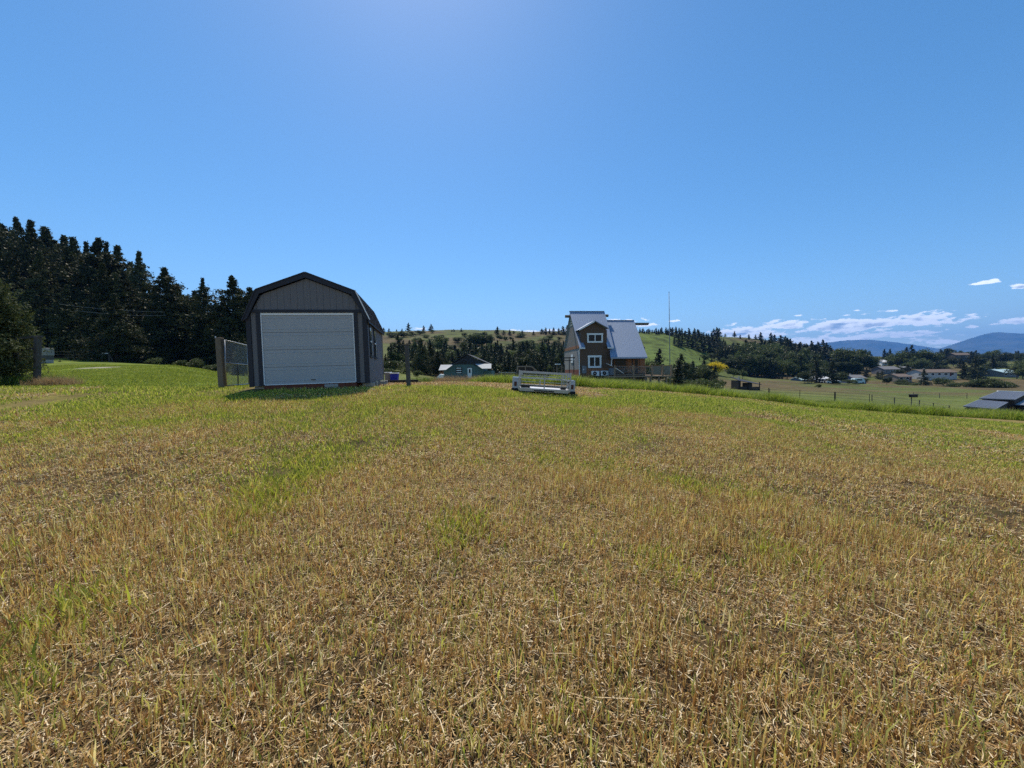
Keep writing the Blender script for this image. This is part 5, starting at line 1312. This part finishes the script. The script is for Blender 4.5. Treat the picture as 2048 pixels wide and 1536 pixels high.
def build_valley():
    br = mat('brown_roof', (.13, .10, .085), rough=.9); gr = mat('grey_roof', (.14, .14, .15), rough=.8); wr = mat('white_roof', (.5, .5, .5), rough=.5); bl = mat('pale_blue_roof', (.42, .55, .56), rough=.5, metal=.1); tn = mat('tan_wall', (.22, .19, .15)); dk = mat('dark_wall', (.07, .065, .06)); bw = mat('blue_wall', (.09, .12, .2))
    valley_house(1387, 1426, 750, 764, 190, tn, br, 'long bungalow with a pale brown roof left of the yellow tree', 8)
    valley_house(1751, 1768, 720, 731, 350, M_WHITE, wr, 'white barn roof shining between the round trees and two pines', 12, wins=1, name='barn')
    valley_house(1754, 1788, 733, 746, 262, gr, gr, 'dark-roofed house below the white barn', 9)
    valley_house(1781, 1810, 748, 760, 215, tn, br, 'small tan bungalow with a brown roof at the meadow edge', 8, wins=2)
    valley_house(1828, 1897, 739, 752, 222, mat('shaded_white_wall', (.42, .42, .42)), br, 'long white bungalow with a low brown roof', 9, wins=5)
    valley_house(1975, 2021, 739, 753, 232, gr, bl, 'white house with a pale blue-green metal roof', 10, rz=R(12))
    valley_house(1900, 1934, 706, 716, 395, dk, br, 'dark brown house among trees on top of the dry knoll', 9, wins=2)
    valley_house(2007, 2023, 712, 718, 410, tn, wr, 'tiny white-roofed house far off near the right edge', 8, wins=1)
    valley_house(1637, 1661, 736, 748, 240, tn, gr, 'pale grey-roofed house partly behind a narrow dark conifer', 8, wins=2)
    valley_house(1693, 1720, 750, 765, 205, bw, gr, 'dark blue garage with a grey roof beside the round tree', 8, wins=1)
    valley_house(1590, 1604, 755, 765, 195, bw, bl, 'small blue cottage at the left end of the valley houses', 7, wins=1)
    valley_house(1622, 1652, 754, 765, 192, tn, wr, 'low house with two white roof bands behind the pasture', 8, wins=2)
    valley_house(1670, 1690, 741, 750, 262, dk, gr, 'dark little house in the shade of the clipped hedge', 8, wins=1)
    valley_house(1796, 1812, 733, 741, 290, tn, gr, 'grey-roofed house half hidden at the foot of the dark grove', 8, wins=1)
    # camper and parked vehicles
    def vehicle(px, Y, py, L, h, m, lb, cat, name):
        p = P(px, py, Y); z = gz(p.x, p.y); e = empty(name, (p.x, p.y, z), 0, lb, cat)
        MB().prism([(-L / 2, 0, .35), (L / 2, 0, .35), (L / 2, 0, h * .62), (L * .33, 0, h), (-L / 2 + .2, 0, h), (-L / 2, 0, h * .8)], (0, 2.1, 0)).build('body', m, e, bevel=.05)
        for x in (-L * .3, L * .3): MB().tube([(x, -.02, .36), (x, 2.12, .36)], .36, 12).build('wheel', M_BLACK, e)
        MB().box(-L * .3, L * .2, -.03, -.003, h * .62, h * .85).build('window', M_GLASS, e)
    vehicle(1720, 172, 765, 4.6, 2.3, mat('pale_blue_panel', (.42, .55, .6), rough=.4), 'pale blue camper parked at the edge of the pasture', 'camper', 'camper')
    vehicle(1663, 172, 763, 4.0, 1.5, M_WHITE, 'left one of two white cars parked at the pasture edge', 'car', 'parked_car')
    vehicle(1675, 172, 763, 3.6, 1.4, M_WHITE, 'right one of two white cars parked at the pasture edge', 'car', 'parked_car')
    vehicle(1645, 176, 762, 4.6, 1.8, mat('silver_paint', (.4, .42, .45), rough=.3, metal=.5), 'silver van parked left of the two white cars', 'van', 'parked_van')
    # ruined shed in the meadow
    Y = 88; o = P(1477, 786, Y); g = spot(1497, Y)
    e = empty('field_shelter', (o.x, o.y, g.z), 0, 'dark open-fronted field shelter with a sloping roof in the meadow', 'shelter'); k = Y / F
    z = 2.15
    MB().box(0, .25, 0, 3, -.3, z).build('wall', M_DARK, e); MB().box(.3, 2.1, 2.8, 3, -.3, z - .2).build('wall', M_DARK, e); MB().box(2.6, 4.75, 2.8, 3, -.3, z - .6).build('wall', M_DARK, e)
    MB().box(0.3, 1.9, .0, .15, -.3, .8).build('front_board', M_DARK, e); MB().box(2.8, 4.6, .0, .15, -.3, .7).build('front_board', M_DARK, e)
    for x in (.1, 2.2, 4.6): MB().box(x, x + .14, -.1, .05, -.3, 1.8).build('shelter_post', M_DARK, e)
    MB().slab((-.1, -.5, z - .1), (4.9, -.4, z - 1.0), (4.9, 3.3, z - .5), (-.1, 3.3, z + .75), .12).build('roof', M_ROOFD, e)
    MB().box(.1, .35, .2, .5, z + .2, z + .9).build('stove_pipe', M_BLOCK, e)
    # big barn roof at the right edge
    def zr(X, Y_): return 1840 + X / 7.68, 640 + Y_ / 7.68
    e = None
    D1, D2 = 34.0, 43.0
    A = P(*zr(660, 1335), D1); B = P(*zr(1160, 1383), D1 - 1.5); 
    nA = P(*zr(905, 1232), D1 + 4); nB = P(*zr(1440, 1252), D1 + 3.0); Cc = P(*zr(1190, 1105), D2); Dd = P(*zr(1640, 1115), D2 - .5); E2 = P(*zr(1640, 1170), D2 - 5)
    o = Vector((A.x, A.y, gz(A.x + 2, A.y)))
    e = empty('barn', o, 0, 'large low barn with slate-grey stepped metal roof at the right edge', 'barn')
    l = lambda p: p - o
    MR = mat('slate_metal_roof', (.17, .175, .20), rough=.45, var=.06, metal=.3, scale=2)
    ex = (B - A); up1 = (nA - A); A2 = l(A); ex2 = (nB - nA)
    MB().slab(A2, A2 + ex, A2 + ex + up1 * .97, A2 + up1 * .97, .08).build('lower_roof', MR, e)
    q0 = A2 + up1 + Vector((0, 0, .12)); up2 = l(Cc) - q0; ex3 = ex2 + ex * .03
    MB().slab(q0, q0 + ex3, q0 + ex3 + up2, q0 + up2, .08).build('upper_roof', MR, e)
    MB().bar(q0 + up2 + Vector((0, 0, .08)), q0 + ex3 + up2 + Vector((0, 0, .08)), .25, .12).build('ridge_cap', M_WHITE, e)
    dn = Vector((up2.x, up2.y, -up2.z))
    MB().slab(q0 + up2, q0 + up2 + ex3, q0 + up2 + ex3 + dn, q0 + up2 + dn, .08).build('back_roof', MR, e)
    k0 = q0 + ex3 + Vector((.05, 0, -.45)); MB().slab(k0, k0 + ex * 1.6, k0 + ex * 1.6 + up2 * .6, k0 + up2 * .6, .08).build('annexe_roof', MR, e)
    seams = MB(); n_ = Vector((0, 0, .09))
    for k in range(1, 22):
        sx = k / 22; seams.bar(A2 + ex * sx + n_, A2 + ex * sx + up1 * .97 + n_, .025, .02); seams.bar(q0 + ex3 * sx + n_, q0 + ex3 * sx + up2 + n_, .025, .02)
    seams.build('standing_seam', MR, e)['kind'] = 'stuff'
    bot = -1.5; MBD = mat('barn_boards', (.05, .035, .03), rough=.9, var=.3, stretch=(8, 8, .6))
    def solid(c0, e_, u_, nm, zc=.12):
        p0 = c0 + e_ * .03 + u_ * .05; p1 = c0 + e_ * .97 + u_ * .05; p2 = c0 + e_ * .97 + u_ * .97; p3 = c0 + e_ * .03 + u_ * .97
        top = [p - Vector((0, 0, zc)) for p in (p0, p1, p2, p3)]; low = [Vector((p.x, p.y, bot)) for p in top]
        MB().poly(low + top, [(0, 3, 2, 1), (4, 5, 6, 7), (0, 1, 5, 4), (1, 2, 6, 5), (2, 3, 7, 6), (3, 0, 4, 7)]).build(nm, MBD, e)
    solid(A2, ex, up1, 'lower_wall'); solid(q0, ex3, up2, 'upper_wall'); solid(k0, ex * 1.6, up2 * .6, 'annexe_wall')
    # post with box (feeder)
    p = spot(1824, 33); t = P(1824, 791, 33)
    e = empty('nest_box', p, 0, 'long dark nest box on a thin post beyond the verge grass', 'nest box')
    MB().tube([(0, 0, -.2), (0, 0, t.z - p.z - .16)], .03, 6).build('post', M_GREYW, e)
    MB().box(-.12, .42, -.12, .12, t.z - p.z - .15, t.z - p.z + .08).build('box', M_DARK, e, bevel=.01); MB().box(-.15, .45, -.15, .15, t.z - p.z + .082, t.z - p.z + .11).build('lid', M_GREYW, e)


build_valley()


# ------------------------------------------------------------------ fences, left corner, wires
def fences():
    def fence(pts, hpost, step, label, name='wire_fence', m=M_DARK, wires=(.35, .65, .95), r=.03, wr=.006):
        o = spot(*pts[0]); e = empty(name, o, 0, label, 'fence'); P3 = [spot(*p) for p in pts]; posts = []
        for a, b in zip(P3[:-1], P3[1:]):
            n = max(1, int((b - a).length / step))
            for k in range(n): q = a.lerp(b, k / n); q.z = gz(q.x, q.y); posts.append(q)
        posts.append(P3[-1])
        for i, q in enumerate(posts):
            MB().tube([q - o + Vector((0, 0, -.2)), q - o + Vector((.02 * (i % 3 - 1), 0, hpost * (.94 + .05 * (i * 7 % 3))))], r, 6).build('fence_post', m, e)
        for w in wires:
            MB().tube([q - o + Vector((0, 0, hpost * w)) for q in posts], wr, 4, False).build('wire', M_GREYW, e)
        return e
    fence([(100, 52), (150, 53), (205, 54)], 1.25, 3.2, 'steel-post wire fence crossing the bright lawn before the left wood', r=.035, wr=.012)
    fence([(-60, 16.4), (70, 16.6)], 1.15, 50, 'sagging wire fence running left from the H-brace post', wires=(.55, .75, .98, 1.12))
    # brace at the fence end (px 205-228)
    e = empty('fence_brace', spot(206, 54), 0, 'pale-topped H-brace ending the wire fence on the lawn', 'fence brace')
    a = spot(206, 54); b = spot(220, 54); MB().tube([(0, 0, -.2), (0, 0, 1.25)], .11, 8).build('post', M_GREYW, e); d = b - a
    MB().tube([d + Vector((0, 0, -.2)), d + Vector((0, 0, 1.3))], .1, 8).build('post', M_GREYW, e); MB().bar((0, 0, 1.12), d + Vector((0, 0, 1.12)), .14, .14).build('top_rail', M_WHITE, e); MB().bar(d + Vector((0, 0, 1.1)), d + Vector((.5, 0, 0)), .08).build('stay', M_GREYW, e)
    # H-brace post at left
    p = spot(72, 15.6); t = P(78, 672, 15.6); h = t.z - p.z
    e = empty('brace_post', p, 0, 'thick weathered gate post with crossbeam under the juniper at left', 'post')
    MB().prism([(-.075, -.09, -.2), (.075, -.09, -.2), (.075, .09, -.2), (-.075, .09, -.2)], (t.x - p.x - .04, 0, h + .2)).build('post', M_GREYW, e, bevel=.015)
    MB().tube([(-.75, .02, -.2), (-.78, .02, h - .08)], .07, 8).build('post', M_GREYW, e)
    MB().bar((-.95, 0, h - .1), (t.x - p.x + .12, 0, h - .02), .08, .08).build('crossbeam', M_GREYW, e); MB().bar((-.7, 0, h - .55), (-.05, 0, h - .5), .08, .1).build('brace_rail', M_GREYW, e)
    # pale stacked hut behind it
    p = spot(84, 44); k = 44 / F; e = empty('stacked_crates', p, 0, 'pale weathered pile of crates beside the wire fence at left', 'crates')
    for i, (x0, x1, z0, z1, m) in enumerate(((.15, .95, 0, .42, M_BLOCK), (.2, 1.0, .43, .85, M_GREYW), (.15, 1.05, .86, 1.6, M_PALE), (-.2, 1.0, 1.61, 1.70, M_BLOCK), (-.5, .12, 0, 1.55, M_DARK))):
        MB().box(x0, x1, -.4, .4, z0, z1).build('crate', m, e, bevel=.02)
    # power lines across the dark wood
    for i, (a, b) in enumerate((((118, 608, 58), (330, 624, 62)), ((150, 621, 58), (330, 631, 62)))):
        A_, B_ = P(*a), P(*b); n = 14; pts = [A_.lerp(B_, s / n) - Vector((0, 0, .25 * 4 * (s / n) * (1 - s / n))) - A_ for s in range(n + 1)]
        w = MB().tube(pts, .022, 5).build('power_line', M_PALE); w.location = A_; tag(w, ('upper' if i == 0 else 'lower') + ' of two pale power lines crossing the dark wood', 'power line')
    # meadow fences on the right
    fence([(1500, 60), (1540, 60), (1600, 60), (1672, 60), (1740, 58)], 1.3, 5.5, 'dark wire fence along the near side of the valley pasture', r=.035, wr=.015)
    fence([(1745, 62), (1790, 57), (1840, 53), (1900, 48)], 1.1, 2.6, 'weathered post fence slanting down toward the big barn', r=.06, wr=.02, m=M_GREYW)
    fence([(1828, 85), (1880, 84), (1935, 83)], 1.1, 4.0, 'low paddock fence beyond the nest box', r=.05, wr=.015, m=M_GREYW)
    for px, Y, py, lb in ((1538, 36, 776, 'tall dark fence post standing before the field shelter'), (1670, 37, 784, 'tall thin fence post left of the nest box'), (1398, 40, 762, 'grey stake right of the deck bushes')):
        p = spot(px, Y); t = P(px, py, Y); q = MB().tube([(0, 0, -.3), (0, 0, t.z - p.z)], .04, 6).build('stake', M_DARK); q.location = p; tag(q, lb, 'post')
    # water trough
    p = spot(1421, 50); q = MB().box(-1, 1, -.4, .4, 0, .45).build('water_trough', mat('grey_enamel', (.16, .17, .19)), None, bevel=.04); q.location = p; tag(q, 'low grey trough in the meadow right of the deck', 'trough')


fences()


# ------------------------------------------------------------------ grass: patches of real blades, instanced
def blades(n, size, h0, h1, w, lean, rg, cols, flat=False, curve=.3, segs=2):
    """n thin blades in a size x size patch. returns V, F, colour"""
    x = (rg.random(n) - .5) * size * 1.25; y = (rg.random(n) - .5) * size * 1.25
    a = rg.random(n) * 6.283; h = h0 + (h1 - h0) * rg.random(n) ** 1.4; ww = w * (.6 + .8 * rg.random(n))
    if flat:
        dz = (rg.random(n) - .35) * .35; dirv = np.stack([np.cos(a), np.sin(a), dz], 1); z0 = rg.random(n) ** 1.5 * .045 + .003
    else:
        l = np.abs(rg.normal(size=n)) * lean; dirv = np.stack([np.cos(a) * np.sin(l), np.sin(a) * np.sin(l), np.cos(l)], 1); z0 = np.full(n, -.005)
    wa = rg.random(n) * 6.283; wd = np.stack([np.cos(wa), np.sin(wa), np.zeros(n)], 1)
    if flat: wd = np.stack([-np.sin(a), np.cos(a), (rg.random(n) - .5)], 1)
    base = np.stack([x, y, z0], 1); mid = base + dirv * (h * .55)[:, None]
    bend = np.stack([np.cos(a), np.sin(a), np.zeros(n)], 1) * (h * curve * (rg.random(n)))[:, None]
    tip = base + dirv * h[:, None] + (bend if not flat else np.stack([-np.sin(a), np.cos(a), (rg.random(n) - .4) * .3], 1) * (h * .09 * rg.normal(size=n))[:, None])
    hw = (ww / 2)[:, None]
    V = np.stack([base - wd * hw, base + wd * hw, mid + wd * hw * .85, mid - wd * hw * .85, tip + wd * hw * .12, tip - wd * hw * .12], 1).reshape(-1, 3)
    b = np.arange(n)[:, None] * 6
    Fq = np.concatenate([b + np.array([[0, 1, 2, 3]]), b + np.array([[3, 2, 4, 5]])])
    ci = rg.integers(0, len(cols), n); c = np.array(cols)[ci] * (.7 + .6 * rg.random(n))[:, None]
    return V, Fq, np.repeat(c, 6, 0)


def join(parts):
    V = []; Fq = []; C = []; n = 0
    for v, f, c in parts: V.append(v); Fq.append(f + n); C.append(c); n += len(v)
    return np.concatenate(V), np.concatenate(Fq), np.concatenate(C)


M_BLADE = mat('grass_blades', (1, 1, 1), rough=.6, var=.12, scale=1.2, transl=.42, attr='tint', spec=.25)
M_STRAW = mat('straw', (1, 1, 1), rough=.7, var=.15, scale=1.2, transl=.30, attr='tint', spec=.25)
BR = [(.72, .46, .14), (.84, .60, .19), (.48, .25, .075), (.92, .76, .33), (.32, .17, .06), (.62, .39, .13), (.66, .60, .15), (.24, .12, .05), (.56, .54, .12)]
PALE = [(.70, .54, .32), (.58, .42, .21), (.46, .30, .13), (.85, .72, .50), (.28, .16, .07), (.50, .30, .11), (.18, .10, .045)]
GR = [(.42, .45, .05), (.32, .36, .04), (.52, .52, .07), (.24, .28, .035), (.46, .42, .08)]
YG = [(.46, .50, .06), (.34, .42, .045), (.58, .60, .10), (.20, .28, .03), (.50, .44, .13), (.15, .20, .03)]
TALL = [(.24, .34, .03), (.32, .42, .04), (.12, .19, .02), (.42, .46, .07)]


def patch_set(nm, fn, k, m):
    col = bpy.data.collections.new(nm)
    for i in range(k):
        rg = np.random.default_rng(hash((len(nm), i, ord(nm[0]))) % 99999 if False else 1000 + i * 7 + len(nm) * 131)
        V, Fq, C = join(fn(rg)); me = np_mesh('%s_%d' % (nm, i), V, Fq, cols=C); me.materials.append(m)
        o = bpy.data.objects.new('%s_patch' % nm, me); col.objects.link(o)
    return col


def gn_instances(name, pts, rots, scl, idx, coll, label):
    me = bpy.data.meshes.new(name); me.vertices.add(len(pts)); me.vertices.foreach_set('co', np.asarray(pts, np.float32).ravel())
    a = me.attributes.new('rot', 'FLOAT_VECTOR', 'POINT'); a.data.foreach_set('vector', np.asarray(rots, np.float32).ravel())
    a = me.attributes.new('scl', 'FLOAT_VECTOR', 'POINT'); a.data.foreach_set('vector', np.asarray(scl, np.float32).ravel())
    a = me.attributes.new('idx', 'INT', 'POINT'); a.data.foreach_set('value', np.asarray(idx, np.int32))
    o = bpy.data.objects.new(name, me); S.collection.objects.link(o); tag(o, label, 'grass', kind='stuff')
    ng = bpy.data.node_groups.new(name, 'GeometryNodeTree'); ng.interface.new_socket('Geometry', in_out='INPUT', socket_type='NodeSocketGeometry'); ng.interface.new_socket('Geometry', in_out='OUTPUT', socket_type='NodeSocketGeometry')
    N = ng.nodes; L = ng.links; gi = N.new('NodeGroupInput'); go = N.new('NodeGroupOutput'); ci = N.new('GeometryNodeCollectionInfo'); ci.inputs['Collection'].default_value = coll
    ci.inputs['Separate Children'].default_value = True; ci.inputs['Reset Children'].default_value = True
    ip = N.new('GeometryNodeInstanceOnPoints'); ip.inputs['Pick Instance'].default_value = True

    def at(n_, t):
        q = N.new('GeometryNodeInputNamedAttribute'); q.data_type = t; q.inputs['Name'].default_value = n_; return [s for s in q.outputs if s.enabled][0]
    e2r = N.new('FunctionNodeEulerToRotation'); L.new(at('rot', 'FLOAT_VECTOR'), e2r.inputs[0]); L.new(e2r.outputs[0], ip.inputs['Rotation'])
    L.new(at('scl', 'FLOAT_VECTOR'), ip.inputs['Scale']); L.new(at('idx', 'INT'), ip.inputs['Instance Index'])
    L.new(gi.outputs[0], ip.inputs['Points']); L.new(ci.outputs[0], ip.inputs['Instance']); L.new(ip.outputs[0], go.inputs[0])
    md = o.modifiers.new('scatter', 'NODES'); md.node_group = ng
    return o


def orient(x, y, rz):
    e = .4; gx = (ground(x + e, y) - ground(x - e, y)) / (2 * e); gy = (ground(x, y + e) - ground(x, y - e)) / (2 * e)
    out = np.zeros((len(x), 3))
    for i in range(len(x)):
        n = Vector((-gx[i], -gy[i], 1)).normalized()
        q = Vector((0, 0, 1)).rotation_difference(n) @ Matrix.Rotation(rz[i], 4, 'Z').to_quaternion()
        out[i] = q.to_euler()
    return out


def sector(r0, r1, step, seed, th=59):
    """jittered points on a grid inside the view sector"""
    rg = np.random.default_rng(seed); n = int(2 * r1 / step) + 2
    gx, gy = np.meshgrid((np.arange(n) - n / 2) * step, np.arange(int(r1 / step) + 2) * step)
    x = gx.ravel() + (rg.random(gx.size) - .5) * step * .8; y = gy.ravel() + (rg.random(gx.size) - .5) * step * .8
    r = np.hypot(x, y); t = np.degrees(np.arctan2(x, y)); k = (r >= r0) & (r < r1) & (np.abs(t) < th) & (y > .25)
    return x[k], y[k]


def in_shed(x, y, mg=.1):
    dx, dy = x - SO.x, y - SO.y; c, s = math.cos(SPHI), math.sin(SPHI); a = dx * c + dy * s; b = -dx * s + dy * c
    return (a > -mg) & (a < SW + mg) & (b > -mg) & (b < SL + mg)


def scatter(name, coll, k, x, y, seed, smin, smax, label, hs=None):
    rg = np.random.default_rng(seed); n = len(x); rz = rg.random(n) * 6.283; s = smin + (smax - smin) * rg.random(n)
    z = ground(x, y); hh = s * (hs if hs is not None else 1)
    return gn_instances(name, np.stack([x, y, z], 1), orient(x, y, rz), np.stack([s, s, hh], 1), rg.integers(0, k, n), coll, label)


def build_grass():
    # near ring
    cA = patch_set('stubble_near', lambda rg: [blades(230, .5, .04, .14, .0066, .13, rg, BR), blades(190, .5, .02, .07, .005, .5, rg, PALE + BR), blades(560, .5, .015, .06, .0034, 0, rg, PALE, flat=True), blades(12, .5, .12, .28, .0035, 0, rg, PALE, flat=True)], 10, M_STRAW)
    x, y = sector(.9, 5.6, .33, 1); hs = .25 + 1.3 * fbm(x * 1.5, y * 1.5, 3, 51)
    scatter('dry_stubble', cA, 10, x, y, 2, .9, 1.1, 'cut brown stubble and straw covering the near field', hs)
    cB = patch_set('stubble_mid', lambda rg: [blades(800, 1.0, .03, .11, .0085, .16, rg, BR), blades(420, 1.0, .02, .07, .007, .5, rg, PALE + BR), blades(900, 1.0, .03, .09, .0055, 0, rg, PALE, flat=True)], 8, M_STRAW)
    x, y = sector(5.4, 13, .82, 3); rg0 = np.random.default_rng(44); k = ~in_shed(x, y) & (greenness(x, y) * 1.0 < .30 + rg0.random(len(x))); x, y = x[k], y[k]; hs = .3 + 1.2 * fbm(x * 1.2, y * 1.2, 3, 52)
    scatter('dry_stubble', cB, 8, x, y, 4, .9, 1.1, 'cut brown stubble in the middle of the field', hs)
    cC = patch_set('stubble_far', lambda rg: [blades(1300, 2.0, .03, .11, .019, .3, rg, BR + PALE), blades(1000, 2.0, .05, .16, .014, 0, rg, PALE, flat=True)], 6, M_STRAW)
    x, y = sector(12.8, 30, 1.5, 5, 62); lim = np.where(x > -3.6, verge_y(x) - .2, 24); k = ~in_shed(x, y, .8) & (y < lim) & ((x > -9.5) | (y < 13.6)) & (greenness(x, y) * 1.25 < .15 + np.random.default_rng(45).random(len(x))); x, y = x[k], y[k]
    scatter('dry_stubble', cC, 6, x, y, 6, .9, 1.15, 'pale dry stubble on the far edge of the field', .5 + .6 * fbm(x, y, 2, 53))
    # green blades
    gA = patch_set('green_near', lambda rg: [blades(24, .3, .06, .17, .010, .28, rg, GR, curve=.5), blades(12, .3, .04, .10, .008, .4, rg, YG)], 8, M_BLADE)
    x, y = sector(.9, 6.5, .15, 7); rg = np.random.default_rng(8); g = greenness(x, y); k = rg.random(len(x)) < np.clip(g * 1.45 - .2, 0, .92) ** 1.25; x, y, g = x[k], y[k], g[k]
    scatter('green_grass', gA, 8, x, y, 9, .8, 1.2, 'fresh green grass blades sprouting through the stubble', .6 + .6 * g)
    gA2 = patch_set('single_greens', lambda rg: [blades(6, .3, .04, .13, .008, .22, rg, GR + YG + YG, curve=.4)], 6, M_BLADE)
    x, y = sector(.9, 7, .20, 17); k = rg.random(len(x)) < .35 + .6 * fbm(x * .9, y * .9, 2, 5); x, y = x[k], y[k]
    scatter('green_grass', gA2, 6, x, y, 19, .7, 1.1, 'single green blades scattered among the near stubble')
    gB = patch_set('green_mid', lambda rg: [blades(150, .7, .04, .12, .011, .25, rg, YG, curve=.3), blades(50, .7, .06, .14, .010, .3, rg, GR, curve=.4)], 8, M_BLADE)
    x, y = sector(5.6, 14, .40, 10); g = greenness(x, y); k = (rg.random(len(x)) < np.clip(g * 1.7 - .10, 0, 1)) & ~in_shed(x, y, .2); x, y, g = x[k], y[k], g[k]
    scatter('green_grass', gB, 8, x, y, 11, .8, 1.15, 'yellow-green grass of the middle field', .45 + .6 * g)
    gC = patch_set('green_far', lambda rg: [blades(620, 1.6, .04, .12, .019, .3, rg, YG, curve=.3)], 6, M_BLADE)
    x, y = sector(13, 30, .95, 12, 62); g = greenness(x, y); lim = np.where(x > -3.6, verge_y(x) - .1, 21); k = (rg.random(len(x)) < np.clip(g * 1.3 - .1, 0, 1)) & ~in_shed(x, y, .6) & (y < lim) & ((x > -9.5) | (y < 13.6)); x, y, g = x[k], y[k], g[k]
    scatter('green_grass', gC, 6, x, y, 13, .8, 1.1, 'bright yellow-green grass toward the crest of the field', .45 + .6 * g)
    # lawn left
    gL = patch_set('lawn', lambda rg: [blades(900, 2.2, .03, .10, .02, .4, rg, [(.21, .27, .03), (.28, .33, .04), (.17, .22, .025), (.36, .36, .06)], curve=.4)], 6, M_BLADE)
    x, y = sector(14, 62, 1.5, 14, 60); u = CX + F * x / y; k = (u < 560) & (y > 13.9) & ~in_shed(x, y, .5); x, y = x[k], y[k]; rg2 = np.random.default_rng(4); k = rg2.random(len(x)) < .9; x, y = x[k], y[k]
    pa, pb = spot_xy(186, 32), spot_xy(335, 43); tt = np.clip(((x - pa[0]) * (pb[0] - pa[0]) + (y - pa[1]) * (pb[1] - pa[1])) / ((pb[0] - pa[0]) ** 2 + (pb[1] - pa[1]) ** 2), 0, 1)
    k = np.hypot(x - pa[0] - tt * (pb[0] - pa[0]), y - pa[1] - tt * (pb[1] - pa[1]) - 1.5 * np.sin(tt * 3.1)) > 1.9; x, y = x[k], y[k]
    scatter('lawn_grass', gL, 6, x, y, 15, .85, 1.2, 'mown green lawn rolling over the mound left of the shed', .6 + .5 * fbm(x * .3, y * .3, 2, 5))
    # verge of tall grass
    gV = patch_set('tall_grass', lambda rg: [blades(190, .8, .16, .52, .016, .26, rg, TALL, curve=.7), blades(18, .8, .45, .62, .006, .15, rg, [(.35, .32, .14)], curve=.3)], 8, M_BLADE)
    rg = np.random.default_rng(77); n = 2300; t = rg.random(n); x = -3.4 + 52 * t ** .9; y = verge_y(x) + rg.random(n) * 2.6
    hs = .25 + 1.3 * fbm(x * 1.1, y * 1.1, 3, 7); hs = hs * (1 - .35 * smooth(-3.6, -1, -np.abs(x + 3.6)))
    scatter('verge_grass', gV, 8, x, y, 78, .85, 1.15, 'strip of tall bright green grass along the far edge of the field', hs)
    # rank grass beyond the verge, before the house and down the slope
    gW = patch_set('rank_grass', lambda rg: [blades(260, 1.8, .18, .45, .03, .3, rg, [(.13, .20, .03), (.18, .24, .035), (.24, .22, .07), (.10, .16, .02)], curve=.5)], 6, M_BLADE)
    n = 3400; x = -6 + 58 * rg.random(n); y = verge_y(x) + 2.4 + 24 * rg.random(n) ** 1.3; k = ~((x > 5.5) & (x < 15.5) & (y > 42)); x, y = x[k], y[k]
    scatter('rank_grass', gW, 6, x, y, 80, .8, 1.2, 'rank darker grass on the slope beyond the verge', .5 + .7 * fbm(x * .3, y * .3, 3, 6))
    # dry weeds at the left brace post
    gD = patch_set('dry_weeds', lambda rg: [blades(120, .5, .15, .45, .008, .5, rg, [(.36, .25, .13), (.28, .17, .09), (.42, .32, .17)], curve=.6)], 4, M_STRAW)
    n = 26; p = spot(92, 15.4); x = p.x + rg.normal(size=n) * .35; y = p.y + rg.normal(size=n) * .2; scatter('dry_weeds', gD, 4, x, y, 81, .7, 1.1, 'clump of dry tan weeds at the foot of the left brace post')
    gE = patch_set('weeds', lambda rg: [blades(150, .6, .15, .45, .014, .4, rg, [(.12, .20, .03), (.16, .24, .03), (.10, .15, .03)], curve=.6)], 4, M_BLADE)
    n = 90; a = spot(-60, 15.6); b = spot(75, 15.8); t = rg.random(n); x = a.x + (b.x - a.x) * t; y = a.y + rg.normal(size=n) * .5 + .2; scatter('green_weeds', gE, 4, x, y, 82, .7, 1.1, 'rank green weeds under the juniper at the left edge')
    n = 60; x = -2 + 3.0 * rg.random(n); x = x - 2.2; y = 22.6 + rg.random(n) * 1.4; scatter('seed_grass', gD, 4, x, y, 83, .9, 1.5, 'dark seeding grass stalks in front of the teal cabin')


build_grass()

# ------------------------------------------------------------------ haze
def build_haze():
    mb = MB().box(-13000, 26000, -400, 15000, -60, 1250)
    m = bpy.data.materials.new('haze_air'); m.use_nodes = True; N = m.node_tree.nodes; L = m.node_tree.links; N.clear()
    out = N.new('ShaderNodeOutputMaterial'); v = N.new('ShaderNodeVolumePrincipled'); v.inputs['Density'].default_value = HAZE; v.inputs['Color'].default_value = (.13, .40, 1, 1); v.inputs['Anisotropy'].default_value = .0
    L.new(v.outputs[0], out.inputs['Volume'])
    o = mb.build('haze', m); o['kind'] = 'stuff'


HAZE = 7.5e-5
if HAZE: build_haze()
